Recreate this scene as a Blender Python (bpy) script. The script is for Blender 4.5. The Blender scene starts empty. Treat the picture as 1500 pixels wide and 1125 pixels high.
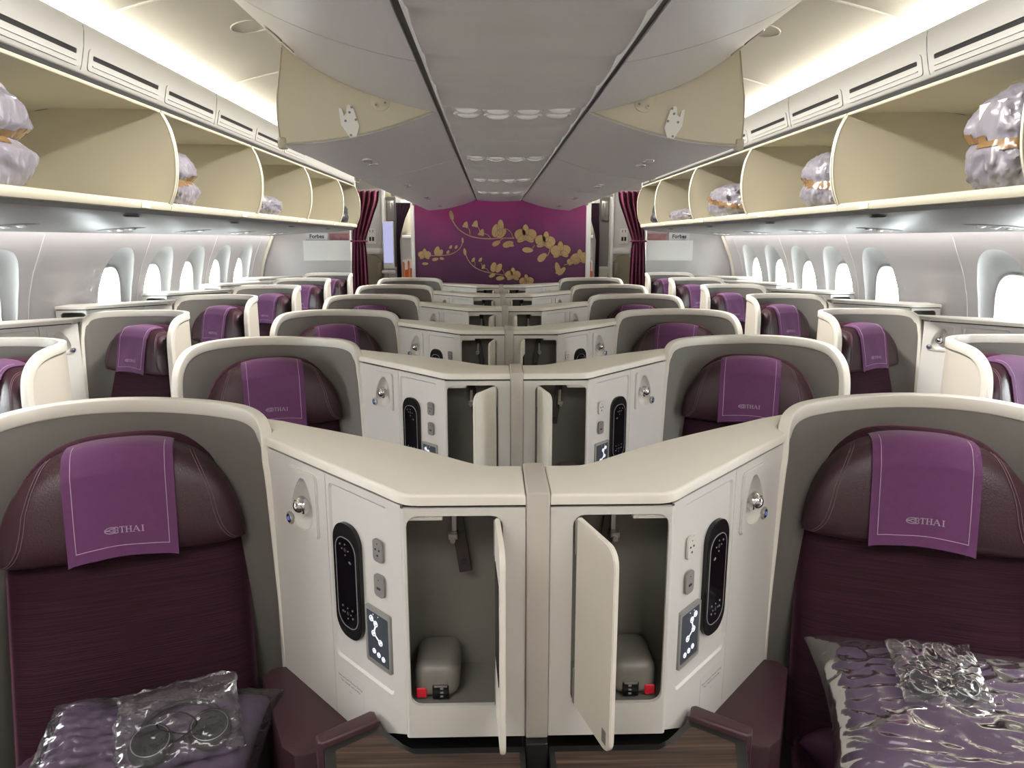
import bpy, bmesh, math, random
from math import sin, cos, pi, radians, sqrt
from mathutils import Vector, Matrix, noise, geometry
random.seed(7)
SC = bpy.context.scene
COL = SC.collection

# ------------------------------------------------------------------ materials
def s2l(c):
    return tuple((x/12.92 if x <= .04045 else ((x+.055)/1.055)**2.4) for x in c)
def new_mat(name):
    m = bpy.data.materials.new(name); m.use_nodes = True
    nt = m.node_tree
    return m, nt, nt.nodes['Principled BSDF']
def mat(name, rgb, rough=.5, metal=0., bump=0., bscale=200., spec=.5, coat=0., var=0., vscale=4., stretch=None, sheen=0., rvar=0.):
    """rgb in linear. bump = strength; stretch = (x,y,z) scale of the noise"""
    m, nt, b = new_mat(name)
    b.inputs['Base Color'].default_value = (*rgb, 1)
    b.inputs['Roughness'].default_value = rough
    b.inputs['Metallic'].default_value = metal
    b.inputs['Specular IOR Level'].default_value = spec
    if coat: b.inputs['Coat Weight'].default_value = coat; b.inputs['Coat Roughness'].default_value = .15
    if sheen: b.inputs['Sheen Weight'].default_value = sheen
    tc = None
    if bump or var or rvar:
        tc = nt.nodes.new('ShaderNodeTexCoord')
        mp = nt.nodes.new('ShaderNodeMapping'); nt.links.new(tc.outputs['Object'], mp.inputs['Vector'])
        if stretch: mp.inputs['Scale'].default_value = stretch
    if bump:
        n = nt.nodes.new('ShaderNodeTexNoise'); n.inputs['Scale'].default_value = bscale; n.inputs['Detail'].default_value = 3
        nt.links.new(mp.outputs[0], n.inputs['Vector'])
        bp = nt.nodes.new('ShaderNodeBump'); bp.inputs['Strength'].default_value = bump; bp.inputs['Distance'].default_value = .002
        nt.links.new(n.outputs['Fac'], bp.inputs['Height']); nt.links.new(bp.outputs[0], b.inputs['Normal'])
    if var:
        n2 = nt.nodes.new('ShaderNodeTexNoise'); n2.inputs['Scale'].default_value = vscale; n2.inputs['Detail'].default_value = 4
        nt.links.new(mp.outputs[0], n2.inputs['Vector'])
        mx = nt.nodes.new('ShaderNodeMix'); mx.data_type = 'RGBA'
        mx.inputs['A'].default_value = (*[c*(1-var) for c in rgb], 1); mx.inputs['B'].default_value = (*[min(1, c*(1+var)) for c in rgb], 1)
        nt.links.new(n2.outputs['Fac'], mx.inputs['Factor']); nt.links.new(mx.outputs['Result'], b.inputs['Base Color'])
    if rvar:
        n3 = nt.nodes.new('ShaderNodeTexNoise'); n3.inputs['Scale'].default_value = 6
        nt.links.new(mp.outputs[0], n3.inputs['Vector'])
        mr = nt.nodes.new('ShaderNodeMapRange'); mr.inputs['To Min'].default_value = rough-rvar; mr.inputs['To Max'].default_value = rough+rvar
        nt.links.new(n3.outputs['Fac'], mr.inputs['Value']); nt.links.new(mr.outputs[0], b.inputs['Roughness'])
    return m
def emit(name, rgb, strength):
    m, nt, b = new_mat(name)
    b.inputs['Base Color'].default_value = (.02, .02, .02, 1)
    b.inputs['Emission Color'].default_value = (*rgb, 1); b.inputs['Emission Strength'].default_value = strength
    return m
def fabric_mat(name, rgb):
    """woven upholstery with fine horizontal ribs"""
    m, nt, b = new_mat(name)
    b.inputs['Roughness'].default_value = .75; b.inputs['Sheen Weight'].default_value = .28; b.inputs['Sheen Roughness'].default_value = .35; b.inputs['Sheen Tint'].default_value = (.75, .32, .5, 1)
    b.inputs['Specular IOR Level'].default_value = .25
    tc = nt.nodes.new('ShaderNodeTexCoord'); mp = nt.nodes.new('ShaderNodeMapping'); mp.inputs['Scale'].default_value = (4, 4, 260)
    nt.links.new(tc.outputs['Object'], mp.inputs['Vector'])
    n = nt.nodes.new('ShaderNodeTexNoise'); n.inputs['Scale'].default_value = 1.6; n.inputs['Detail'].default_value = 4
    nt.links.new(mp.outputs[0], n.inputs['Vector'])
    cr = nt.nodes.new('ShaderNodeValToRGB'); cr.color_ramp.elements[0].position = .36; cr.color_ramp.elements[1].position = .66
    cr.color_ramp.elements[0].color = (*[c*.62 for c in rgb], 1); cr.color_ramp.elements[1].color = (*[c*1.25 for c in rgb], 1)
    nt.links.new(n.outputs['Fac'], cr.inputs['Fac']); nt.links.new(cr.outputs[0], b.inputs['Base Color'])
    bp = nt.nodes.new('ShaderNodeBump'); bp.inputs['Strength'].default_value = .5; bp.inputs['Distance'].default_value = .003
    nt.links.new(n.outputs['Fac'], bp.inputs['Height']); nt.links.new(bp.outputs[0], b.inputs['Normal'])
    return m
def wood_mat(name):
    m, nt, b = new_mat(name)
    b.inputs['Roughness'].default_value = .38
    tc = nt.nodes.new('ShaderNodeTexCoord'); mp = nt.nodes.new('ShaderNodeMapping'); mp.inputs['Scale'].default_value = (1.5, 55, 8)
    nt.links.new(tc.outputs['Object'], mp.inputs['Vector'])
    n = nt.nodes.new('ShaderNodeTexNoise'); n.inputs['Scale'].default_value = 2.2; n.inputs['Detail'].default_value = 6; n.inputs['Distortion'].default_value = .6
    nt.links.new(mp.outputs[0], n.inputs['Vector'])
    cr = nt.nodes.new('ShaderNodeValToRGB'); e = cr.color_ramp.elements
    e[0].position = .32; e[0].color = (.022, .012, .008, 1); e[1].position = .72; e[1].color = (.13, .078, .05, 1)
    x = e.new(.52); x.color = (.062, .036, .024, 1)
    nt.links.new(n.outputs['Fac'], cr.inputs['Fac']); nt.links.new(cr.outputs[0], b.inputs['Base Color'])
    return m
def mural_mat(name):
    m, nt, b = new_mat(name)
    b.inputs['Roughness'].default_value = .45
    tc = nt.nodes.new('ShaderNodeTexCoord'); sp = nt.nodes.new('ShaderNodeSeparateXYZ'); nt.links.new(tc.outputs['Object'], sp.inputs[0])
    mr = nt.nodes.new('ShaderNodeMapRange'); mr.inputs['From Min'].default_value = 1.1; mr.inputs['From Max'].default_value = 2.1
    nt.links.new(sp.outputs['Z'], mr.inputs['Value'])
    n = nt.nodes.new('ShaderNodeTexNoise'); n.inputs['Scale'].default_value = 2.2; n.inputs['Detail'].default_value = 5
    nt.links.new(tc.outputs['Object'], n.inputs['Vector'])
    a = nt.nodes.new('ShaderNodeMath'); a.operation = 'MULTIPLY_ADD'; a.inputs[1].default_value = .9; a.inputs[2].default_value = -.45
    nt.links.new(n.outputs['Fac'], a.inputs[0])
    s = nt.nodes.new('ShaderNodeMath'); s.operation = 'ADD'; nt.links.new(mr.outputs[0], s.inputs[0]); nt.links.new(a.outputs[0], s.inputs[1])
    cr = nt.nodes.new('ShaderNodeValToRGB'); e = cr.color_ramp.elements
    e[0].position = .0; e[0].color = (.085, .022, .075, 1); e[1].position = .95; e[1].color = (.30, .022, .15, 1)
    x = e.new(.5); x.color = (.16, .028, .125, 1)
    nt.links.new(s.outputs[0], cr.inputs['Fac']); nt.links.new(cr.outputs[0], b.inputs['Base Color'])
    return m
def wrap_mat(name, tint=(.95, .95, .97), base=.25, dens=.0):
    """thin clear plastic film: mostly see-through, glossy creases"""
    m, nt, b = new_mat(name)
    out = nt.nodes['Material Output']; nt.nodes.remove(b)
    tr = nt.nodes.new('ShaderNodeBsdfTransparent'); tr.inputs[0].default_value = (*tint, 1)
    gl = nt.nodes.new('ShaderNodeBsdfGlossy'); gl.inputs['Roughness'].default_value = .12; gl.inputs['Color'].default_value = (1, 1, 1, 1)
    df = nt.nodes.new('ShaderNodeBsdfDiffuse'); df.inputs['Color'].default_value = (.75, .72, .76, 1)
    tc = nt.nodes.new('ShaderNodeTexCoord')
    n = nt.nodes.new('ShaderNodeTexNoise'); n.inputs['Scale'].default_value = 9; n.inputs['Detail'].default_value = 2; n.inputs['Distortion'].default_value = 1.2
    nt.links.new(tc.outputs['Object'], n.inputs['Vector'])
    bp = nt.nodes.new('ShaderNodeBump'); bp.inputs['Strength'].default_value = .55; bp.inputs['Distance'].default_value = .010
    nt.links.new(n.outputs['Fac'], bp.inputs['Height']); nt.links.new(bp.outputs[0], gl.inputs['Normal']); nt.links.new(bp.outputs[0], df.inputs['Normal'])
    fr = nt.nodes.new('ShaderNodeFresnel'); fr.inputs['IOR'].default_value = 1.38; nt.links.new(bp.outputs[0], fr.inputs['Normal'])
    ad = nt.nodes.new('ShaderNodeMath'); ad.operation = 'ADD'; ad.use_clamp = True; ad.inputs[1].default_value = base; nt.links.new(fr.outputs[0], ad.inputs[0])
    m1 = nt.nodes.new('ShaderNodeMixShader'); nt.links.new(ad.outputs[0], m1.inputs[0]); nt.links.new(tr.outputs[0], m1.inputs[1]); nt.links.new(gl.outputs[0], m1.inputs[2])
    m2 = nt.nodes.new('ShaderNodeMixShader'); m2.inputs[0].default_value = dens; nt.links.new(m1.outputs[0], m2.inputs[1]); nt.links.new(df.outputs[0], m2.inputs[2])
    nt.links.new(m2.outputs[0], out.inputs['Surface'])
    return m
def film_mat(name):
    """milky crinkled polythene over grey blankets"""
    m, nt, b = new_mat(name)
    b.inputs['Roughness'].default_value = .3
    tc = nt.nodes.new('ShaderNodeTexCoord'); mp = nt.nodes.new('ShaderNodeMapping'); mp.inputs['Scale'].default_value = (1, 1, .45)
    nt.links.new(tc.outputs['Object'], mp.inputs['Vector'])
    n = nt.nodes.new('ShaderNodeTexNoise'); n.inputs['Scale'].default_value = 16; n.inputs['Detail'].default_value = 5; n.inputs['Distortion'].default_value = 1.6; n.noise_type = 'RIDGED_MULTIFRACTAL'
    nt.links.new(mp.outputs[0], n.inputs['Vector'])
    cr = nt.nodes.new('ShaderNodeValToRGB'); e = cr.color_ramp.elements
    e[0].position = .15; e[0].color = (.13, .12, .14, 1); e[1].position = .95; e[1].color = (.46, .44, .47, 1)
    nt.links.new(n.outputs['Fac'], cr.inputs['Fac']); nt.links.new(cr.outputs[0], b.inputs['Base Color'])
    bp = nt.nodes.new('ShaderNodeBump'); bp.inputs['Strength'].default_value = .7; bp.inputs['Distance'].default_value = .008
    nt.links.new(n.outputs['Fac'], bp.inputs['Height']); nt.links.new(bp.outputs[0], b.inputs['Normal'])
    return m
def glass_mat(name):
    m, nt, b = new_mat(name)
    out = nt.nodes['Material Output']; nt.nodes.remove(b)
    tr = nt.nodes.new('ShaderNodeBsdfTransparent'); tr.inputs[0].default_value = (.93, .98, .97, 1)
    gl = nt.nodes.new('ShaderNodeBsdfGlossy'); gl.inputs['Roughness'].default_value = .03
    mx = nt.nodes.new('ShaderNodeMixShader'); mx.inputs[0].default_value = .06
    nt.links.new(tr.outputs[0], mx.inputs[1]); nt.links.new(gl.outputs[0], mx.inputs[2]); nt.links.new(mx.outputs[0], out.inputs['Surface'])
    return m

M = dict(
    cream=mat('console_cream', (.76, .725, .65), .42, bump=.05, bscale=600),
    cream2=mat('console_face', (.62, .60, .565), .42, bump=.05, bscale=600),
    post=mat('post_taupe', (.50, .465, .42), .45),
    rim=mat('shell_rim', (.66, .63, .565), .36, bump=.03, bscale=500),
    shell=mat('shell_outer', (.55, .51, .44), .5, bump=.1, bscale=900),
    liner=mat('shell_liner', (.165, .155, .138), .65, bump=.12, bscale=900),
    leather=mat('plum_leather', (.042, .017, .024), .36, bump=.35, bscale=260, spec=.42, rvar=.06),
    strapm=mat('strap_leather', (.018, .009, .011), .45),
    armleather=mat('arm_leather', (.060, .026, .034), .42, bump=.3, bscale=300),
    fabric=fabric_mat('plum_fabric', (.031, .0065, .0155)),
    cloth=mat('purple_cloth', (.125, .033, .120), .8, bump=.5, bscale=900, sheen=.15, var=.12, vscale=60),
    thread=mat('pale_thread', (.46, .34, .46), .6),
    thread2=mat('plum_thread', (.16, .09, .11), .6),
    logo=mat('logo_thread', (.36, .27, .36), .6),
    niche=mat('niche_grey', (.20, .19, .165), .42),
    black=mat('black_plastic', (.008, .008, .009), .22),
    glassblack=mat('black_glass', (.004, .004, .006), .06),
    silver=mat('silver_plastic', (.36, .355, .34), .35, metal=.4),
    outlet=mat('outlet_grey', (.22, .21, .20), .4),
    outletw=mat('outlet_white', (.6, .58, .53), .4),
    chrome=mat('chrome', (.75, .75, .75), .12, metal=1),
    dark=mat('dark_gap', (.01, .01, .01), .7),
    trim=mat('charcoal_trim', (.022, .022, .021), .35),
    wood=wood_mat('wood_veneer'),
    red=mat('red_sticker', (.62, .01, .03), .5),
    white=mat('white_plastic', (.7, .69, .66), .4),
    paper=mat('label_paper', (.58, .57, .53), .6),
    ink=mat('ink', (.02, .02, .02), .7),
    binin=mat('bin_cream', (.52, .48, .365), .5, bump=.06, bscale=500),
    binrim=mat('bin_rim_cream', (.40, .37, .29), .4),
    binout=mat('bin_outer_grey', (.53, .50, .485), .33, bump=.04, bscale=300),
    chan=mat('channel_grey', (.52, .49, .455), .35),
    lens=mat('lamp_lens', (.82, .80, .76), .12, coat=.6),
    psu=mat('service_panel_grey', (.20, .197, .195), .42),
    ceil=mat('ceiling_cream', (.66, .645, .59), .5, bump=.05, bscale=60),
    fascia=mat('fascia_white', (.40, .39, .37), .45, bump=.08, bscale=400),
    wall=mat('sidewall_white', (.56, .54, .535), .62, bump=.06, bscale=300),
    wallcream=mat('wall_cream', (.66, .61, .52), .5),
    seamw=mat('seam_white', (.8, .78, .75), .4),
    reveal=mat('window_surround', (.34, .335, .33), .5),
    dust=mat('window_gasket', (.72, .75, .74), .4),
    glass=glass_mat('window_glass'),
    tarmac=mat('apron', (.8, .8, .8), .9),
    curtain=mat('curtain_plum', (.085, .006, .028), .85, bump=.3, bscale=400),
    curtaind=mat('curtain_dark', (.03, .01, .025), .85),
    carpet=mat('carpet', (.05, .03, .05), .95, bump=.8, bscale=300),
    mural=mural_mat('mural_print'),
    gold=mat('orchid_gold', (.50, .34, .15), .45, var=.15, vscale=8),
    goldline=mat('orchid_line', (.20, .09, .06), .6),
    film=film_mat('milky_film'),
    blanket=mat('blanket_grey', (.24, .22, .24), .6, bump=.6, bscale=60),
    tape=mat('brown_tape', (.12, .07, .03), .25, var=.3, vscale=30),
    backpack=mat('black_nylon', (.012, .012, .014), .5, bump=.5, bscale=200),
    pillow=mat('purple_satin', (.105, .062, .125), .5, bump=.1, bscale=500),
    duvet=mat('plum_duvet', (.04, .008, .028), .6, bump=.3, bscale=60),
    wrap=wrap_mat('clear_film', base=.0, dens=.035),
    wrap2=wrap_mat('headset_film', base=.02, dens=.04),
    foam=mat('earpad_black', (.012, .014, .02), .55),
    galley=mat('galley_grey', (.22, .21, .20), .35, metal=.3),
    metal=mat('brushed_metal', (.45, .44, .42), .3, metal=.9),
    jump=mat('jumpseat_beige', (.26, .22, .16), .6),
    orange=mat('orange_fabric', (.40, .10, .03), .8),
    magred=mat('magazine_cover', (.30, .13, .14), .3, var=.6, vscale=25),
    magwhite=mat('magazine_white', (.62, .62, .64), .3),
    pale=mat('placard_white', (.72, .70, .66), .5),
    symred=mat('placard_red', (.35, .03, .03), .5),
    glyph=emit('screen_glyph', (.82, .82, 1.), .75),
    screenbg=emit('screen_glow', (.03, .045, .06), .25),
    blueled=emit('blue_button', (.15, .3, .9), .25),
    cove=emit('cove_strip', (1., .95, .8), 4.),
    wash=emit('wash_strip', (1., .96, .95), 2.5),
)

# ------------------------------------------------------------------ helpers
MX = [1]          # mirror switch: -1 builds the handed twin
def tag(o, label=None, cat=None, group=None, kind=None):
    if label: o['label'] = label
    if cat: o['category'] = cat
    if group: o['group'] = group
    if kind: o['kind'] = kind
    return o
BASE = {}
def empty(name, loc, label=None, cat=None, group=None):
    o = bpy.data.objects.new(name, None); COL.objects.link(o)
    l = Vector(loc); l.x *= MX[0]
    o.location = l; o.empty_display_size = .1; BASE[o.name] = l.copy()
    return tag(o, label, cat, group)
def obj(name, bm, mats, parent=None, smooth=35, base=None, kind=None, mirror=True):
    """link a bmesh (in world coordinates) as one mesh object"""
    if mirror and MX[0] == -1:
        for v in bm.verts: v.co.x = -v.co.x
        bmesh.ops.reverse_faces(bm, faces=bm.faces)
    bm.normal_update()
    if parent is not None: b = BASE[parent.name]
    elif base is not None:
        b = Vector(base); b.x *= MX[0] if mirror else 1
    else: b = Vector((0, 0, 0))
    for v in bm.verts: v.co -= b
    me = bpy.data.meshes.new(name); bm.to_mesh(me); bm.free()
    for m in (mats if isinstance(mats, (list, tuple)) else [mats]): me.materials.append(m)
    if smooth:
        me.polygons.foreach_set('use_smooth', [True]*len(me.polygons)); me.set_sharp_from_angle(angle=radians(smooth))
    o = bpy.data.objects.new(name, me); COL.objects.link(o)
    if parent is not None: o.parent = parent
    else: o.location = b
    BASE[o.name] = b.copy()
    if kind: o['kind'] = kind
    return o
def B(): return bmesh.new()
def addmesh(bm, vs, fs, mi=0):
    bv = [bm.verts.new(v) for v in vs]
    for f in fs:
        try:
            nf = bm.faces.new([bv[i] for i in f]); nf.material_index = mi
        except ValueError: pass
    return bv
def box(bm, lo, hi, bev=0., seg=2, mi=0, mtx=None):
    lo = Vector(lo); hi = Vector(hi)
    t = bmesh.new(); bmesh.ops.create_cube(t, size=1)
    for v in t.verts: v.co = Vector([lo[i]+(v.co[i]+.5)*(hi[i]-lo[i]) for i in range(3)])
    if bev: bmesh.ops.bevel(t, geom=list(t.edges), offset=bev, segments=seg, profile=.5, affect='EDGES')
    if mtx is not None: bmesh.ops.transform(t, matrix=mtx, verts=t.verts)
    merge(bm, t, mi)
def merge(bm, t, mi=None):
    t.verts.ensure_lookup_table(); idx = {v: i for i, v in enumerate(t.verts)}
    nv = [bm.verts.new(v.co) for v in t.verts]
    for f in t.faces:
        try:
            nf = bm.faces.new([nv[idx[v]] for v in f.verts]); nf.material_index = f.material_index if mi is None else mi
        except ValueError: pass
    t.free()
def tess(outer, holes=()):
    """triangulate a 2D polygon with holes -> (verts2d, tris)"""
    polys = [[Vector((p[0], p[1], 0)) for p in outer]] + [[Vector((p[0], p[1], 0)) for p in h] for h in holes]
    flat = [(p.x, p.y) for pl in polys for p in pl]
    return flat, geometry.tessellate_polygon(polys)
def plate(bm, fn, outer, holes=(), thick=.006, mi=0, d0=0., flip=False):
    """flat plate with holes: 2D (a,b) mapped by fn(a,b,depth); front at depth d0, back at d0-thick"""
    flat, tris = tess(outer, holes)
    n = len(flat)
    F = [bm.verts.new(fn(a, b, d0)) for a, b in flat]; K = [bm.verts.new(fn(a, b, d0-thick)) for a, b in flat]
    def face(vs):
        try: bm.faces.new(vs).material_index = mi
        except ValueError: pass
    for t in tris:
        face([F[i] for i in t]); face([K[i] for i in reversed(t)])
    o = 0
    for pl in [outer]+list(holes):
        m = len(pl)
        for i in range(m):
            j = (i+1) % m
            face([F[o+i], F[o+j], K[o+j], K[o+i]])
        o += m
def fixn(bm): bmesh.ops.recalc_face_normals(bm, faces=bm.faces)
def rrect(a0, b0, a1, b1, r, n=4):
    if not isinstance(r, (list, tuple)): r = [r]*4
    pts = []
    for (cx, cy, t0, k) in ((a1, b1, 0, 0), (a0, b1, 90, 1), (a0, b0, 180, 2), (a1, b0, 270, 3)):
        rr = r[k]; ox = cx-rr if cx == a1 else cx+rr; oy = cy-rr if cy == b1 else cy+rr
        for i in range(n+1):
            t = radians(t0+90*i/n); pts.append((ox+rr*cos(t), oy+rr*sin(t)))
    return pts
def prism(bm, poly, z0, z1, bev=0., seg=2, mi=0, fn=None):
    """vertical prism from a plan polygon, top/bottom edges bevelled"""
    t = bmesh.new()
    vs = [t.verts.new((x, y, z0)) for x, y in poly]; f = t.faces.new(vs)
    r = bmesh.ops.extrude_face_region(t, geom=[f])
    for v in r['geom']:
        if isinstance(v, bmesh.types.BMVert): v.co.z = z1
    fixn(t)
    if bev:
        es = [e for e in t.edges if abs(e.verts[0].co.z-e.verts[1].co.z) < 1e-6 and e.verts[0].co.z > (z0+z1)/2]
        bmesh.ops.bevel(t, geom=es, offset=bev, segments=seg, profile=.5, affect='EDGES')
    bmesh.ops.triangulate(t, faces=[f for f in t.faces if len(f.verts) > 4])
    if fn:
        for v in t.verts: v.co = fn(v.co)
    merge(bm, t, mi)
def catmull(pts, n=6, closed=False):
    P = [Vector(p) for p in pts]; out = []
    N = len(P); rng = range(N if closed else N-1)
    for i in rng:
        p0 = P[(i-1) % N] if closed or i > 0 else P[0]*2-P[1]
        p1 = P[i]; p2 = P[(i+1) % N]
        p3 = P[(i+2) % N] if closed or i+2 < N else P[-1]*2-P[-2]
        for k in range(n):
            t = k/n
            out.append(.5*((2*p1)+(p2-p0)*t+(2*p0-5*p1+4*p2-p3)*t*t+(3*p1-p0-3*p2+p3)*t**3))
    if not closed: out.append(P[-1])
    return out
def tube(bm, pts, r, n=8, mi=0, caps=True, closed=False):
    P = [Vector(p) for p in pts]; N = len(P)
    rings = []; up = None
    for i, p in enumerate(P):
        t = (P[(i+1) % N]-P[i-1]) if closed or 0 < i < N-1 else (P[1]-P[0] if i == 0 else P[-1]-P[-2])
        t.normalize()
        if up is None: up = Vector((0, 0, 1)) if abs(t.z) < .9 else Vector((1, 0, 0))
        u = (up-t*up.dot(t)).normalized(); w = t.cross(u); up = u
        rr = r[i] if isinstance(r, (list, tuple)) else r
        rings.append([bm.verts.new(p+(u*cos(2*pi*k/n)+w*sin(2*pi*k/n))*rr) for k in range(n)])
    for i in range(N if closed else N-1):
        a, b = rings[i], rings[(i+1) % N]
        for k in range(n): bm.faces.new([a[k], a[(k+1) % n], b[(k+1) % n], b[k]]).material_index = mi
    if caps and not closed:
        bm.faces.new(rings[0][::-1]).material_index = mi; bm.faces.new(rings[-1]).material_index = mi
def loft(bm, loops, closed=True, cap=True, mi=0):
    R = [[bm.verts.new(p) for p in lp] for lp in loops]; n = len(R[0])
    for i in range(len(R)-1):
        for k in range(n if closed else n-1):
            try: bm.faces.new([R[i][k], R[i][(k+1) % n], R[i+1][(k+1) % n], R[i+1][k]]).material_index = mi
            except ValueError: pass
    if cap and closed:
        bm.faces.new(R[0][::-1]).material_index = mi; bm.faces.new(R[-1]).material_index = mi
def grid(bm, nu, nv, fn, mi=0):
    V = [[bm.verts.new(fn(i/nu, j/nv)) for j in range(nv+1)] for i in range(nu+1)]
    for i in range(nu):
        for j in range(nv): bm.faces.new([V[i][j], V[i+1][j], V[i+1][j+1], V[i][j+1]]).material_index = mi
def ball(bm, c, r, seg=16, rings=10, mi=0, scale=(1, 1, 1), mtx=None):
    t = bmesh.new(); bmesh.ops.create_uvsphere(t, u_segments=seg, v_segments=rings, radius=1)
    for v in t.verts: v.co = Vector((v.co.x*r*scale[0], v.co.y*r*scale[1], v.co.z*r*scale[2]))
    if mtx is not None: bmesh.ops.transform(t, matrix=mtx, verts=t.verts)
    for v in t.verts: v.co += Vector(c)
    merge(bm, t, mi)
def cyl(bm, c, axis, r, h, n=24, mi=0, bev=0., r2=None):
    ax = Vector(axis).normalized(); q = Vector((0, 0, 1)).rotation_difference(ax)
    t = bmesh.new(); bmesh.ops.create_cone(t, segments=n, radius1=r, radius2=r if r2 is None else r2, depth=h, cap_ends=True)
    if bev: bmesh.ops.bevel(t, geom=[e for e in t.edges if abs(e.verts[0].co.z-e.verts[1].co.z) < 1e-6], offset=bev, segments=2, profile=.5, affect='EDGES')
    for v in t.verts: v.co = q @ v.co + Vector(c)
    merge(bm, t, mi)
def sweep(bm, P, nrm, hw, hh, r, mi=0, capped=True):
    """rounded-rectangle section swept on 3D path P; nrm[i] = plan normal at i"""
    sec = rrect(-hw, -hh, hw, hh, r, 3); loops = []
    N = len(P)
    for i in range(N):
        t = (P[min(i+1, N-1)]-P[max(i-1, 0)]).normalized(); n = Vector(nrm[i]); n = (n-t*n.dot(t)).normalized(); b = t.cross(n)
        loops.append([P[i]+n*a+b*c for a, c in sec])
    loft(bm, loops, True, capped, mi)
def text_bm(s, size, fn, depth=.0006, mi=0, align='CENTER', bold=0.):
    """font text turned into a mesh, mapped by fn(a,b,d)"""
    cu = bpy.data.curves.new('t', 'FONT'); cu.body = s; cu.size = size; cu.align_x = align; cu.align_y = 'CENTER'; cu.resolution_u = 2; cu.offset = bold
    to = bpy.data.objects.new('t', cu); COL.objects.link(to)
    dg = bpy.context.evaluated_depsgraph_get(); me = bpy.data.meshes.new_from_object(to.evaluated_get(dg))
    bpy.data.objects.remove(to); bm = B(); bm.from_mesh(me); bpy.data.meshes.remove(me); bpy.data.curves.remove(cu)
    for v in bm.verts: v.co = Vector(fn(v.co.x, v.co.y, depth))
    for f in bm.faces: f.material_index = mi
    return bm
def children(o): return [c for c in bpy.data.objects if c.parent == o]
KIDS = {}
def cache_kids():
    KIDS.clear()
    for c in bpy.data.objects:
        if c.parent: KIDS.setdefault(c.parent.name, []).append(c)
def copy_tree(o, off=(0, 0, 0), label=None, parent=None, group=None):
    c = o.copy(); COL.objects.link(c)
    if parent is not None: c.parent = parent
    else: c.location = o.location+Vector(off)
    if label: c['label'] = label
    if group: c['group'] = group
    for ch in KIDS.get(o.name, []): copy_tree(ch, parent=c)
    return c

PITCH = 1.13
# seat frame (right-hand seat of the centre pair): t across, f forward (to the camera), z up
AN = radians(20); O = Vector((.925, 1.595, 0)); T_ = Vector((cos(AN), -sin(AN), 0)); F_ = Vector((-sin(AN), -cos(AN), 0))
def S(u, w, z): return O+T_*u+F_*w+Vector((0, 0, z))

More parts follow.
